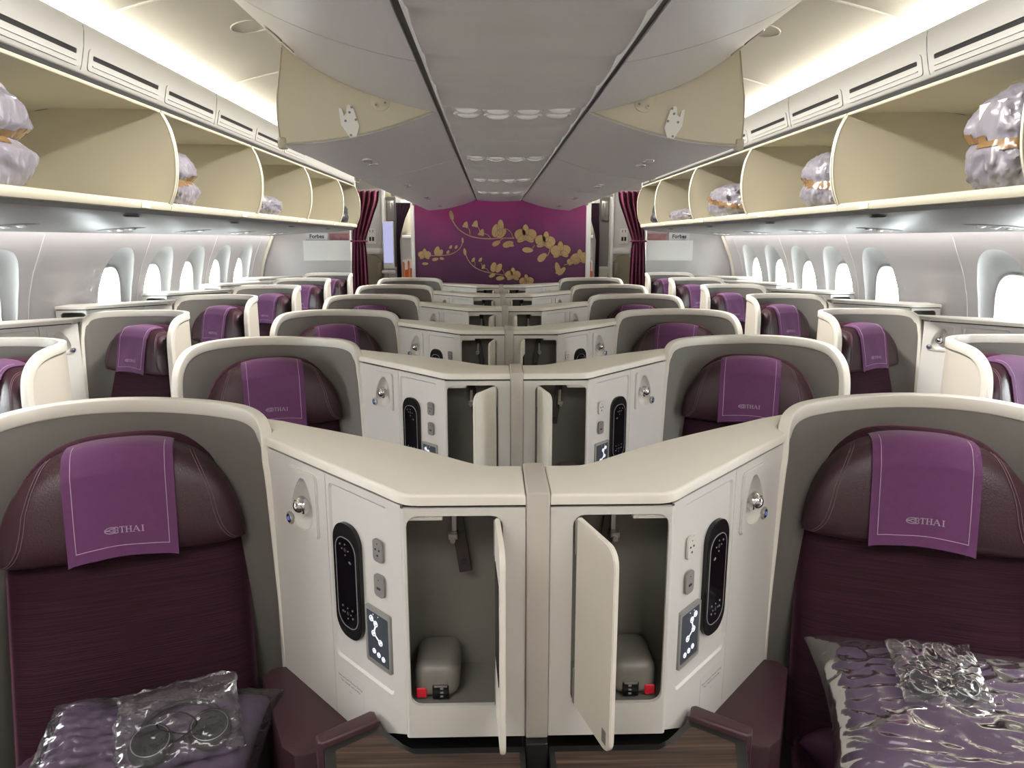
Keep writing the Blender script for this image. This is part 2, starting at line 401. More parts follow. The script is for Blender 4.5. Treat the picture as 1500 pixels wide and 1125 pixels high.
# ------------------------------------------------------------------ seat
def build_seat():
    root = empty('business_seat', (.9, 1.5, 0))
    # shell path: plan + top height
    K = [(.556, 1.555, .50), (.566, 1.557, .80), (.576, 1.560, 1.06), (.583, 1.566, 1.130), (.592, 1.578, 1.180), (.611, 1.600, 1.210), (.655, 1.637, 1.222),
         (.72, 1.675, 1.224), (.80, 1.708, 1.224), (.93, 1.733, 1.224), (1.04, 1.718, 1.224), (1.115, 1.675, 1.223), (1.160, 1.602, 1.222), (1.178, 1.52, 1.218), (1.186, 1.46, 1.205),
         (1.192, 1.41, 1.172), (1.195, 1.385, 1.12), (1.196, 1.378, 1.02), (1.197, 1.372, .80), (1.198, 1.366, .50)]
    P = catmull(K, 5)
    C0 = Vector((.89, 1.50, 0)); nr = []
    N = len(P)
    for i in range(N):
        t = P[min(i+1, N-1)]-P[max(i-1, 0)]; t.z = 0
        n = Vector((-t.y, t.x, 0)) if t.length > 1e-5 else Vector((0, 0, 0))
        if n.length > 1e-6:
            n.normalize()
            if n.dot(P[i]*Vector((1, 1, 0)) if False else Vector((P[i].x-C0.x, P[i].y-C0.y, 0))) < 0: n = -n
        # the vertical posts face outwards sideways
        if P[i].z < 1.19:
            side = Vector((-1, .12, 0)) if P[i].x < .9 else Vector((1, .1, 0))
            k = min(1, (1.19-P[i].z)/.05); n = n*(1-k)+side.normalized()*k
        nr.append(n.normalized())
    # smooth the normals
    for _ in range(3): nr = [((nr[max(i-1, 0)]+nr[i]*2+nr[min(i+1, N-1)])).normalized() for i in range(N)]
    bm = B(); sweep(bm, P, nr, .0135, .0175, .0045); fixn(bm)
    obj('shell_rim', bm, M['rim'], root)
    # seam ticks of the rim
    # sheets
    ids = [i for i in range(N) if P[i].z >= 1.115 or True]
    lo = min(i for i in range(N) if P[i].z > 1.10); hi = max(i for i in range(N) if P[i].z > 1.10)
    def sheet(off, zsub, m, name, th, zb=.12):
        bm = B(); loops = []
        for i in range(lo, hi+1):
            p = P[i]+nr[i]*off; q = p+nr[i]*th
            zt = P[i].z-zsub
            hs = [zt, zt-.06, zt-.2, .7, zb]
            kx = (P[i].x < .9 and P[i].y < 1.62)
            loop = []
            for z in hs:
                sh = -.02*max(0, (1.15-z)/.6) if (P[i].x < .75) else 0
                loop.append(Vector((p.x+sh, p.y, z)))
            for z in reversed(hs):
                sh = -.02*max(0, (1.15-z)/.6) if (P[i].x < .75) else 0
                loop.append(Vector((q.x+sh, q.y, z)))
            loops.append(loop)
        loft(bm, loops, True, True); fixn(bm)
        return obj(name, bm, m, root)
    sheet(-.012, .012, M['liner'], 'shell_liner', .006)
    sheet(.001, .016, M['shell'], 'shell_panel', .007)
    # backrest
    U = .252
    def ztop(u): return .93+.243*sqrt(max(0, 1-(abs(u)/U)**2.9))
    def wc(z): return .0+(.93-z)*.30 if z < .93 else (.93-z)*.28
    def br(sgn, off):
        def fn(a, b):
            uu = (a*2-1); uu = math.copysign(abs(uu)**.8, uu); u = uu*U; b2 = 1-(1-b)**1.6
            z = .42+(ztop(u)-.42)*b2; e = sqrt(max(0, (1-abs(uu)**7)*(1-b**9)))
            return S(u, wc(z)+off+sgn*.055*e+.0*u, z)
        return fn
    bm = B(); grid(bm, 26, 22, br(1, -.005)); grid(bm, 26, 22, br(-1, -.005)); bmesh.ops.remove_doubles(bm, verts=bm.verts, dist=.0004); fixn(bm)
    obj('backrest', bm, M['fabric'], root, smooth=60)
    # headrest
    H = .248
    def hs(u, th):
        a = abs(u)/H
        zt = .935+.236*sqrt(max(0, 1-a**2.7)); zb = .922+.012*a**4
        zt = max(zt, zb+.012)
        zc = (zt+zb)/2; hz = (zt-zb)/2; ht = .062*sqrt(max(.02, 1-a**5))
        c, s_ = cos(th), sin(th); e = 2/3.2
        dz = hz*math.copysign(abs(s_)**e, s_); dw = ht*math.copysign(abs(c)**e, c)
        z = zc+dz
        w = .052+(.93-z)*.22+dw+.24*u*u*(1 if c > 0 else .4)
        return w, z
    bm = B(); loops = []
    for i in range(29):
        u = H*sin((i/28*2-1)*pi/2)
        loops.append([S(u, *hs(u, 2*pi*k/28)) for k in range(28)])
    loft(bm, loops); fixn(bm)
    hr = obj('headrest', bm, M['leather'], root, smooth=60)
    for sg in (-1, 1):
        for du in (.0, .008):
            bm = B()
            pts = []
            for k in range(15):
                th = radians(95-150*k/14); u = sg*(.142+du+.085*(k/14)**1.5)
                w, z = hs(u, th); pts.append(S(u, w+.0012, z+.0006))
            tube(bm, pts, .0009, 5)
            obj('stitching', bm, M['thread2'], hr)
    # cushion, base, lower shell
    bm = B(); mt = Matrix(((T_.x, F_.x, 0, O.x), (T_.y, F_.y, 0, O.y), (0, 0, 1, 0), (0, 0, 0, 1)))
    box(bm, (-.235, .10, .34), (.235, .64, .46), .03, 3, mtx=mt); obj('seat_cushion', bm, M['fabric'], root)
    bm = B(); box(bm, (-.22, .04, .0), (.22, .60, .335), .02, 2, mtx=mt); obj('seat_base', bm, M['trim'], root)
    # leather armrest running along the console
    bm = B()
    prism(bm, [(.566, 1.542), (.600, 1.532), (.612, 1.50), (.50, 1.262), (.468, 1.236), (.405, 1.250), (.334, 1.286)], .30, .634, .006)
    obj('armrest', bm, M['armleather'], root)
    # draped headrest cloth: a thing of its own
    W = .112
    base = S(0, .1, .95)
    def cf(u, s):
        """cloth surface; s = distance down from the crest (negative = behind)"""
        if s < 0: th = 90+min(1, -s/.06)*55
        else: th = 90-min(1, s/.05)*62 if s < .05 else None
        us = u*.98
        if th is not None:
            w, z = hs(us, radians(th)); wob = 0
            return S(us, w+(.005 if s > -.01 else -.003), z+.0045)
        w0, z0 = hs(us, radians(28)); k = (s-.05)
        z = z0+.0045-k*1.0
        # rest against the face of the headrest
        wfront = hs(us, radians(0))[0]
        w = max(w0+.005, .052+(.93-z)*.22+.062+.24*us*us+.004)+.0025*sin(u*55+s*20)*min(1, k/.1)+.001
        if z < .93: w += .002
        return S(us*(1-.02*k/.2), w, z)
    LEN = .238
    bm = B()
    def cg(a, b):
        u = (a*2-1)*W; s = -.06+(LEN+.06)*b
        return cf(u, s)
    grid(bm, 20, 44, cg)
    bmesh.ops.recalc_face_normals(bm, faces=bm.faces)
    r = bmesh.ops.solidify(bm, geom=bm.faces[:], thickness=.0022)
    cl = obj('headrest_cloth', bm, M['cloth'], base=base, smooth=60)
    MXs = MX[0]
    def on(u, s, d):   # a point just proud of the cloth
        p = cf(u, s); return p+F_*(.0024+d)
    # stitched border
    bm = B()
    for (a, b) in (((-W+.018, .0), (-W+.018, LEN-.024)), ((-W+.018, LEN-.024), (W-.018, LEN-.024)), ((W-.018, LEN-.024), (W-.018, .0))):
        n = 24; pts = [on(a[0]+(b[0]-a[0])*k/n, a[1]+(b[1]-a[1])*k/n, .0) for k in range(n+1)]
        tube(bm, pts, .00085, 4)
    obj('border_stitch', bm, M['thread'], cl)
    # embroidered name and mark: strokes (a, b) with b up
    bm = B()
    def stroke(x0, y0, x1, y1, w):
        d = Vector((x1-x0, y1-y0)); n = max(1, int(d.length/.004)); p = Vector((-d.y, d.x)).normalized()*w/2
        L = []
        for k in range(n+1):
            c = Vector((x0, y0))+d*k/n; L.append((c+p, c-p))
        vs = []
        for a, b in L:
            for q in (a, b):
                uu = q.x*MXs; vs.append(bm.verts.new(on(uu, LEN-.052-q.y, .0012)))
        for k in range(n): bm.faces.new([vs[2*k], vs[2*k+1], vs[2*k+3], vs[2*k+2]])
    hh = .0125; x = -.006; sw = .0028; sf = .0011
    def stem(cx, b0=0, b1=1):
        stroke(cx, b0*hh, cx, b1*hh, sw)
        stroke(cx-.003, b0*hh, cx+.003, b0*hh, sf); stroke(cx-.003, b1*hh, cx+.003, b1*hh, sf)
    stem(x+.005); stroke(x, hh, x+.010, hh, .0014); stroke(x, hh, x, hh-.003, sf); stroke(x+.010, hh, x+.010, hh-.003, sf)          # T
    x += .0145; stem(x); stem(x+.0085); stroke(x, hh*.5, x+.0085, hh*.5, sf)                                                     # H
    x += .0135; stroke(x, 0, x+.006, hh, .0014); stroke(x+.006, hh, x+.012, 0, sw); stroke(x+.003, hh*.35, x+.009, hh*.35, sf)
    stroke(x-.002, 0, x+.003, 0, sf); stroke(x+.009, 0, x+.0145, 0, sf)                                                          # A
    x += .0195; stem(x)                                                                                                          # I
    # the leaf-like mark in front of the name
    def arc(cx, cy, rx, ry, a0, a1, w, rot=0):
        n = 10; pr = None
        for k in range(n+1):
            t = radians(a0+(a1-a0)*k/n); px, py = cx+rx*cos(t), cy+ry*sin(t)
            if pr: stroke(pr[0], pr[1], px, py, w)
            pr = (px, py)
    arc(-.022, .006, .014, .0065, 60, 300, .0018); arc(-.018, .006, .009, .0035, 60, 300, .0018)
    stroke(-.036, .006, -.026, .0065, .003); arc(-.013, .009, .004, .0035, -60, 200, .0018); arc(-.013, .0025, .004, .003, -200, 60, .0018)
    stroke(-.02, .006, -.012, .006, .0016)
    fixn(bm); obj('name_embroidery', bm, M['logo'], cl, smooth=0)
    return root, cl

# ------------------------------------------------------------------ console
A0 = Vector((.235, 1.18, 0)); FD = Vector((.355, .38, 0)).normalized(); FN = Vector((FD.y, -FD.x, 0))
def Fm(s, z, d=0.): return A0+FD*s+FN*d+Vector((0, 0, z))
def build_console(x0=.0215, ox0=.061, side=False):
    ds = .085 if side else 0.
    def G(s, z, d=0.): return Fm(s+ds, z, d)
    root = empty('seat_console', (.3, 1.3, 0))
    HX = .071
    ox1 = .229
    def flat(a, b, d): return Vector((a, 1.17-d, b))
    bm = B()
    hole = rrect(ox0, .785, ox1, 1.152, .020)
    plate(bm, flat, [(x0, .72), (.2335, .72), (.2335, 1.166), (x0, 1.166)], [hole], thick=.008)
    # tight corner between the two faces
    c = [(.2335, 1.17), (.2364, 1.1716), (.2388, 1.1752), (.2395, 1.18485)]
    bot = [.72, .7195, .719, .715]
    vs = []
    for (x, y), b in zip(c, bot): vs.append((bm.verts.new((x, y, b)), bm.verts.new((x, y, 1.166))))
    for i in range(3): bm.faces.new([vs[i][0], vs[i+1][0], vs[i+1][1], vs[i][1]])
    # angled face: two plates with a hair gap, recessed panel
    rec = rrect(.045, .775, .250, 1.150, .012)
    plate(bm, G, [(.0065-ds, .716), (.05, .695), (.10, .668), (.18, .640), (.2595, .622), (.2595, 1.166), (.0065-ds, 1.166)], [rec], thick=.007)
    rec2 = rrect(.0495, .7795, .2455, 1.1455, .0095)
    flat_, _ = tess(rec, [])
    va = [bm.verts.new(G(a, b, 0)) for a, b in rec]; vb = [bm.verts.new(G(a, b, -.0040)) for a, b in rec2]
    for i in range(len(rec)): bm.faces.new([va[i], va[(i+1) % len(rec)], vb[(i+1) % len(rec)], vb[i]])
    bm.faces.new(vb)
    holeL = [(.351+.040*cos(t)*(1-.35*sin(t))-.006*sin(t), 1.077+.056*sin(t)) for t in [2*pi*k/28 for k in range(28)]]
    plate(bm, G, [(.2612, .622), (.40, .622), (.505-ds*.75, .626), (.505-ds*.75, 1.166), (.2612, 1.166)], [holeL], thick=.007)
    # backing strip behind the gaps, rear wall, ends
    back = [(x0, 1.322), (.085, 1.322), (.114, 1.340), (.223, 1.430), (.365, 1.538), (.515, 1.637), (.545, 1.655)]
    vs = [(bm.verts.new((x, y, .20)), bm.verts.new((x, y, 1.170))) for x, y in back]
    for i in range(len(vs)-1): bm.faces.new([vs[i][0], vs[i+1][0], vs[i+1][1], vs[i][1]])
    addmesh(bm, [(x0, 1.17, .72), (x0, 1.17, 1.17), (x0, 1.322, 1.17), (x0, 1.322, .72)], [(0, 1, 2, 3)])
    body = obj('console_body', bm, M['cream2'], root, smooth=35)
    # dark backing so seams read as lines
    bm = B()
    for a_, b_, z_ in ((.253, .272, .63), (.01-ds, .50-ds, 1.158)):
        p = [G(a_, 0, -.0085), G(b_, 0, -.0085)]
        addmesh(bm, [(p[0].x, p[0].y, z_), (p[1].x, p[1].y, z_), (p[1].x, p[1].y, 1.1725), (p[0].x, p[0].y, 1.1725)], [(0, 1, 2, 3)])
    addmesh(bm, [(x0, 1.1785, 1.15), (.235, 1.1785, 1.15), (.235, 1.1785, 1.1725), (x0, 1.1785, 1.1725)], [(0, 1, 2, 3)])
    obj('seam_backing', bm, M['trim'], root)
    # lower carcass
    bm = B()
    low = [(x0, 1.176), (.232, 1.176)]+[(Fm(s, 0, -.004).x, Fm(s, 0, -.004).y) for s in (.01, .25, .50)]+[(.545, 1.65), (.365, 1.534), (.223, 1.426), (.114, 1.336), (x0, 1.318)]
    prism(bm, low, .0 if not side else -.018, .618); obj('console_base', bm, M['dark'], root)
    # worktop
    bm = B()
    top = [(x0, 1.166), (.205, 1.166), (.218, 1.1675), (.229, 1.171), (.240, 1.1785), (.250, 1.188)]+[(Fm(s, 0, .004).x, Fm(s, 0, .004).y) for s in (.06, .3, .503)]+\
          [(.583, 1.600), (.602, 1.632), (.632, 1.665), (.662, 1.700), (.667, 1.727), (.64, 1.722), (.58, 1.69), (.515, 1.645), (.44, 1.597), (.365, 1.546), (.29, 1.493), (.223, 1.440), (.165, 1.388), (.13, 1.356), (.114, 1.343), (.10, 1.334), (.087, 1.329), (.065, 1.327), (x0, 1.327)]
    prism(bm, top, 1.1725, 1.192, .006, 3); obj('worktop', bm, M['cream'], root)
    # storage niche
    bm = B()
    def nb(x, y, z): return (x, y, z)
    xa, xb, ya, yb, za, zb = ox0-.004, .252, 1.178, 1.318, .778, 1.162
    xb0 = .2335
    vs = [(xa, ya, za), (xb0, ya, za), (xb, yb-.08, za), (.27, yb, za), (xa, yb, za)]
    for z in (za, zb): pass
    V0 = [bm.verts.new((x, y, za)) for x, y, _ in vs]; V1 = [bm.verts.new((x, y, zb)) for x, y, _ in vs]
    bm.faces.new(V0); bm.faces.new(V1)
    for i in range(1, 5): j = (i+1) % 5; bm.faces.new([V0[i], V0[j], V1[j], V1[i]])
    nic = obj('storage_niche', bm, M['niche'], root)
    # moulded hump with red sticker and socket
    if not side:
        bm = B(); box(bm, (.143, 1.195, .780), (.226, 1.31, .850), .022, 5); hp = obj('socket_housing', bm, M['niche'], root)
        bm = B(); box(bm, (.203, 1.1925, .786), (.222, 1.1960, .806), .002, 1); obj('red_sticker', bm, M['red'], hp)
        bm = B(); box(bm, (.162, 1.192, .782), (.192, 1.1958, .812), .002, 1, mi=0)
        for k in range(3): box(bm, (.172, 1.1905, .787+k*.008), (.178, 1.1925, .791+k*.008), .0008, 1, mi=1)
        box(bm, (.165, 1.1912, .808), (.189, 1.1925, .810), 0, mi=1)
        obj('headphone_socket', bm, [M['black'], M['outlet']], hp)
        # strap and bracket
        bm = B()
        mt = Matrix.Translation((.143, 1.300, 1.065)) @ Matrix.Rotation(radians(9), 4, 'Y') @ Matrix.Rotation(radians(-10), 4, 'X')
        box(bm, (-.012, -.0015, -.075), (.012, .0015, .09), .001, 1, mtx=mt); st = obj('retaining_strap', bm, M['strapm'], root)
        bm = B(); cyl(bm, mt @ Vector((0, -.003, -.055)), (0, -1, 0), .006, .003); obj('press_stud', bm, M['trim'], st)
        bm = B(); box(bm, (.146, 1.280, 1.060), (.164, 1.292, 1.072), .001, 1); box(bm, (.148, 1.292, 1.062), (.158, 1.312, 1.11), .001, 1)
        cyl(bm, (.155, 1.278, 1.060), (0, -1, 0), .005, .008); obj('bracket', bm, M['metal'], root)
        # ribbed lamp block under the lintel
        bm = B(); box(bm, (.166, 1.174, 1.142), (.226, 1.205, 1.153), .002, 2)
        for k in range(3): box(bm, (.176, 1.1725, 1.1435+k*.003), (.205, 1.1745, 1.145+k*.003), 0)
        obj('niche_lamp', bm, M['outletw'], root)
    # reading lamp bezel
    bm = B()
    bez = rrect(.292, 1.012, .412, 1.150, .012)
    outer = [(a+(.0), b) for a, b in bez]
    plate(bm, G, outer, [holeL], thick=.005, d0=.0050)
    fixn(bm); bmesh.ops.bevel(bm, geom=[e for e in bm.edges if len(e.link_faces) == 2 and e.calc_face_angle(0) > 1.2 and all(abs((v.co-A0).dot(FN)-.005) < 1e-4 for v in e.verts)], offset=.002, segments=2, affect='EDGES')
    # bowl
    cx = sum(p[0] for p in holeL)/28; cy = sum(p[1] for p in holeL)/28
    loops = []
    for k, (sc, d) in enumerate(((1, .0035), (.96, -.004), (.86, -.012), (.66, -.019), (.35, -.023), (.02, -.024))):
        loops.append([G(cx+(a-cx)*sc, cy+(b-cy)*sc, d) for a, b in holeL])
    loft(bm, loops, True, False)
    lamp = obj('reading_lamp', bm, M['cream2'], root)
    bm = B(); c0 = G(.357, 1.072, .001)
    cyl(bm, c0+FN*.0, FN+Vector((0, 0, -.35)), .0195, .020, 28, bev=.004); ball(bm, c0+FN*.004, .0165, 20, 12)
    obj('lamp_head', bm, M['chrome'], lamp)
    bm = B(); c1 = G(.404, 1.032, .006)
    cyl(bm, c1, FN, .0145, .006, 24, bev=.0015); cyl(bm, c1+FN*.002, FN, .0105, .006, 24, bev=.001, mi=1); cyl(bm, c1+FN*.004, FN, .0045, .004, 16, mi=2)
    obj('lamp_switch', bm, [M['silver'], M['chrome'], M['blueled']], lamp)
    # handset in its black dock
    def stad(a0, b0, a1, b1, r, n=7): return rrect(a0, b0, a1, b1, r, n)
    bm = B(); plate(bm, G, stad(.141, .838, .233, 1.080, .040), (), thick=.012, d0=.0060); fixn(bm)
    bmesh.ops.bevel(bm, geom=[e for e in bm.edges if len(e.link_faces) == 2 and e.calc_face_angle(0) > 1.2], offset=.0015, segments=2, affect='EDGES')
    dock = obj('handset', bm, M['black'], root)
    bm = B(); oo = stad(.150, .862, .222, 1.053, .030); ii = stad(.1515, .8635, .2205, 1.0515, .0285)
    plate(bm, G, oo, [ii], thick=.002, d0=.0070); obj('handset_bezel', bm, M['silver'], dock)
    bm = B(); plate(bm, G, ii, (), thick=.001, d0=.0064); obj('handset_screen', bm, M['glassblack'], dock)
    bm = B()
    for cz in (1.028, .893):
        for k in range(4):
            t = k*pi/2; cyl(bm, G(.186+.011*cos(t), cz+.011*sin(t), .0068), FN, .0016, .001, 8)
        cyl(bm, G(.186, cz, .0068), FN, .004, .001, 12, mi=1)
    for (a, b) in ((.203, 1.036), (.168, 1.005), (.203, .905), (.203, .893), (.168, .905), (.168, .888)):
        box(bm, (-.0016, -.0016, 0), (.0016, .0016, .001), mtx=Matrix.Translation(G(a, b, .0068)) @ FN.to_track_quat('Z', 'Y').to_matrix().to_4x4())
    cyl(bm, G(.172, 1.006, .0068), FN, .0022, .001, 10)
    obj('handset_buttons', bm, [M['outlet'], M['trim']], dock)
    # outlets
    def outlet(z0, nm, kind):
        bm = B(); plate(bm, G, rrect(.066, z0, .096, z0+.044, .008), (), thick=.004, d0=.002); fixn(bm)
        if kind == 0:
            for (a, b) in ((.075, .024), (.087, .024), (.081, .013)): cyl(bm, G(a, z0+b, .0022), FN, .0022, .001, 10, mi=1)
            cyl(bm, G(.081, z0+.036, .0022), FN, .0012, .001, 8, mi=1)
        else:
            q = FN.to_track_quat('Z', 'Y').to_matrix().to_4x4()
            a = G(.081, z0+.017, .0018)
            up = Vector((0, 0, 1)); mt = Matrix(((FD.x, 0, FN.x, a.x), (FD.y, 0, FN.y, a.y), (0, 1, 0, a.z), (0, 0, 0, 1)))
            box(bm, (-.0055, -.0022, 0), (.0055, .0022, .001), mi=1, mtx=mt); cyl(bm, G(.081, z0+.034, .0022), FN, .0012, .001, 8, mi=1)
        return obj(nm, bm, [M['outlet'] if not (MX[0] == 1 and kind == 0) else M['outletw'], M['ink']], root)
    outlet(1.036, 'power_outlet', 0); outlet(.966, 'usb_outlet', 1)
    # seat control screen
    bm = B(); plate(bm, G, rrect(.048, .818, .130, .936, .005), [rrect(.054, .826, .124, .928, .003)], thick=.006, d0=.003); fixn(bm)
    scr = obj('control_screen', bm, M['silver'], root)
    bm = B(); plate(bm, G, rrect(.054, .826, .124, .928, .003), (), thick=.002, d0=.0015); obj('screen_glass', bm, M['screenbg'], scr)
    bm = B()
    def dot(a, b, r): cyl(bm, G(a, b, .0018), FN, r, .0008, 14)
    sg = 1
    def ring(a, b, r):
        tube(bm, [G(a+r*cos(t), b+r*sin(t), .0022) for t in [2*pi*q/14 for q in range(14)]], .0009, 4, closed=True); dot(a, b, r*.45)
    def bar(a0, b0, a1, b1, w):
        d = Vector((a1-a0, b1-b0)); n = Vector((-d.y, d.x)).normalized()*w/2
        pts = [(a0+n.x, b0+n.y), (a1+n.x, b1+n.y), (a1-n.x, b1-n.y), (a0-n.x, b0-n.y)]
        f = bm.faces.new([bm.verts.new(G(a, b, .0021)) for a, b in pts])
    P4 = [(.110, .912), (.096, .905), (.104, .883), (.082, .871)]
    for a, b in P4: ring(a, b, .0055)
    bar(.110, .912, .096, .905, .003); bar(.097, .900, .102, .888, .004); bar(.100, .881, .087, .873, .004)
    for a, b in ((.104, .846), (.089, .843), (.074, .840)): ring(a, b, .0046)
    cyl(bm, G(.104, .922, .0018), FN, .001, .0008, 6); cyl(bm, G(.088, .922, .0018), FN, .001, .0008, 6)
    obj('screen_symbols', bm, M['glyph'], scr)
    # stowage placard
    if not side:
        bm = B(); plate(bm, G, rrect(.152, .668, .248, .752, .002), (), thick=.0004, d0=.0006)
        pl = obj('placard', bm, M['cream2'], root)
        mx = MX[0]
        def tf(dx, dz):
            def f(a, b, d):
                p = G(.200+(a)*(1 if mx == 1 else -1), dz+b, .001+d); return p
            return f
        bm = B()
        # the seat faces the other way round, so the words run along the face
        for (s_, dz, sz) in (('Stow and Latch Monitor During', .733, .0068), ('Taxi, Takeoff, and Landing', .7245, .0068)):
            merge(bm, text_bm(s_, sz, tf(0, dz)))
        merge(bm, text_bm('F-12', .004, tf(0, .708)))
        obj('placard_text', bm, M['ink'], pl, smooth=0)
    door = None
    if not side:
        # door: modelled at the hinge, swung per row
        bm = B()
        def dm(a, b, d): return Vector((HX+a, 1.166-d, b))
        plate(bm, dm, rrect(.0, .787, .146, 1.150, [.030, .004, .004, .026], 5), (), thick=.009, d0=.0045); fixn(bm)
        bmesh.ops.bevel(bm, geom=[e for e in bm.edges if len(e.link_faces) == 2 and e.calc_face_angle(0) > 1.2], offset=.0015, segments=2, affect='EDGES')
        BASE['door'] = None
        b = Vector((HX*MX[0], 1.166, 0))
        if MX[0] == -1:
            for v in bm.verts: v.co.x = -v.co.x
            bmesh.ops.reverse_faces(bm, faces=bm.faces)
        for v in bm.verts: v.co -= b
        me = bpy.data.meshes.new('storage_door'); bm.to_mesh(me); bm.free(); me.materials.append(M['cream'])
        me.polygons.foreach_set('use_smooth', [True]*len(me.polygons)); me.set_sharp_from_angle(angle=radians(35))
        door = bpy.data.objects.new('storage_door', me); COL.objects.link(door); door.parent = root; door.location = b-BASE[root.name]
        def dpart(name, lo, hi, m, bev=.001):
            bm = B(); box(bm, lo, hi, bev, 1)
            for v in bm.verts: v.co.x *= MX[0]
            if MX[0] == -1: bmesh.ops.reverse_faces(bm, faces=bm.faces)
            me = bpy.data.meshes.new(name); bm.to_mesh(me); bm.free(); me.materials.append(m)
            o = bpy.data.objects.new(name, me); COL.objects.link(o); o.parent = door
        dpart('latch_plate', (.118, -.0056, .800), (.133, -.0040, .825), M['outlet'])
        dpart('door_mirror', (.02, .0040, .90), (.115, .0056, 1.08), M['black'])
        dpart('hinge', (-.004, -.006, .79), (.003, .006, .86), M['metal'])
        dpart('hinge', (-.004, -.006, 1.08), (.003, .006, 1.145), M['metal'])
    return root, door

seats = {}; cons = {}; scons = {}
for mx in (1, -1):
    MX[0] = mx
    seats[mx] = build_seat()
    cons[mx] = build_console()
    scons[mx] = build_console(x0=.045, ox0=.075, side=True)[0]
MX[0] = 1
cache_kids()
WORDN = ['front', 'second', 'third', 'fourth', 'fifth', 'sixth']
def swing(con, mx, deg):
    for c in children(con):
        if c.name.startswith('storage_door'): c.rotation_euler = (0, 0, radians(deg)*mx)
# door angle: 0 = shut (along +x of its side), negative opens towards the camera
ANG = {1: [-73, -78, -97, -95, -92, -90], -1: [-93, -63, -80, -78, -84, -86]}
SIDEN = {1: 'right', -1: 'left'}
def seat_label(mx, k, side):
    if side:
        edge = 'window side seat by the %s wall' % SIDEN[-1 if side == 'L' else 1]
        return edge
for mx in (1, -1):
    root, cl = seats[mx]; con, door = cons[mx]; sc = scons[mx]
    nm = SIDEN[mx]
    for k in range(6):
        off = (0, PITCH*k, 0)
        rn = WORDN[k]
        sl = 'plum %s-centre seat in grey-lined cream shell, %s row from the camera' % (nm, rn)
        cll = 'purple embroidered cloth draped on the %s-row %s-centre headrest' % (rn, nm)
        kl = 'cream console of the %s-centre seat with open cupboard, %s row from the camera' % (nm, rn)
        if k == 0: r, c, n = root, cl, con
        else: r = copy_tree(root, off); c = copy_tree(cl, off); n = copy_tree(con, off)
        tag(r, sl, 'seat', 'centre seats'); tag(c, cll, 'headrest cloth', 'cloths on the centre headrests'); tag(n, kl, 'console', 'centre consoles')
    # side seats: handed copies standing along the opposite wall (right-hand shell by the LEFT wall)
    wl = 'left' if mx == 1 else 'right'; dx = -2.86 if mx == 1 else 2.86
    for k in range(1, 7):
        off = (dx, PITCH*k, 0); rn = WORDN[k-1]
        r = copy_tree(root, off); c = copy_tree(cl, off)
        # the window seats are turned a little further outboard than the centre ones
        pv = Vector((.89*mx+dx, 1.55+PITCH*k, 0)); rz = Matrix.Rotation(radians(-8*mx), 3, 'Z')
        for o_ in (r, c): o_.location = pv+rz @ (o_.location-pv); o_.rotation_euler = (0, 0, radians(-8*mx))
        tag(r, 'plum window seat along the %s wall, %s from the camera' % (wl, rn), 'seat', 'window seats')
        tag(c, 'lilac embroidered cloth on the headrest of the %s window seat at the %s wall' % (rn, wl), 'headrest cloth', 'cloths on the window-seat headrests')
        if k >= 2:
            off2 = (dx, PITCH*k, 0)
            off2 = (dx, PITCH*k, .018)
            if k == 2: n = sc; n.location = n.location+Vector(off2)
            else: n = copy_tree(sc, (0, PITCH*(k-2), 0))
            tag(n, 'pale console under the %s windows beside the %s window seat' % (wl, rn), 'console', 'window-side consoles')
bpy.context.view_layer.update()
for o in list(bpy.data.objects):
    if o.name.startswith('seat_console') and o.parent is None:
        k = round((o.location.y-1.3)/PITCH); mx = 1 if o.location.x > 0 else -1
        if abs(o.location.x) < 1: swing(o, mx, ANG[mx][k])

# centre posts
bm = B(); box(bm, (-.0205, 1.162, .72), (.0205, 1.333, 1.196), .004, 3)
post = obj('divider_post', bm, M['post'], base=(0, 1.25, 0))
bm = B(); box(bm, (-.0195, 1.15, 0), (.0195, 1.30, .718), .002, 1); plinth = obj('plinth', bm, M['dark'], post)
for k in range(6):
    o = post if k == 0 else post.copy()
    if k:
        COL.objects.link(o); o.location = post.location+Vector((0, PITCH*k, 0))
        q = plinth.copy(); COL.objects.link(q); q.parent = o
    tag(o, 'narrow taupe divider between the two consoles, %s row from the camera' % WORDN[k], 'divider', 'dividers between the centre consoles')

# front side tables
def side_table():
    root = empty('side_table', (.2, 1.1, 0))
    bm = B()
    foot = [(.022, 1.164), (.228, 1.164), (.247, 1.176), (.293, 1.222)]
    outer = foot+[(.300, 1.243), (.392, 1.172), (.372, 1.10), (.33, .93), (.022, .93)]
    prism(bm, outer, .682, .703, .002); obj('table_trim', bm, M['trim'], root)
    bm = B()
    inner = [(.032, 1.146), (.222, 1.146), (.262, 1.170), (.290, 1.200), (.302, 1.207), (.368, 1.160), (.352, 1.10), (.315, .94), (.032, .94)]
    prism(bm, inner, .70, .7045); obj('table_top', bm, M['wood'], root)
    bm = B()
    prism(bm, [(.300, 1.228), (.312, 1.256), (.322, 1.258), (.412, 1.190), (.402, 1.168), (.392, 1.166)], .60, .716, .006, 3); obj('leather_edge', bm, M['armleather'], root)
    bm = B(); prism(bm, [(.026, 1.16), (.228, 1.16), (.29, 1.21), (.37, 1.155), (.32, .95), (.026, .95)], .0, .68); obj('table_pedestal', bm, M['trim'], root)
    return root
for mx in (1, -1):
    MX[0] = mx; t = side_table()
    tag(t, 'dark wood side table with leather edge below the %s front console' % SIDEN[mx], 'table', 'side tables')
MX[0] = 1

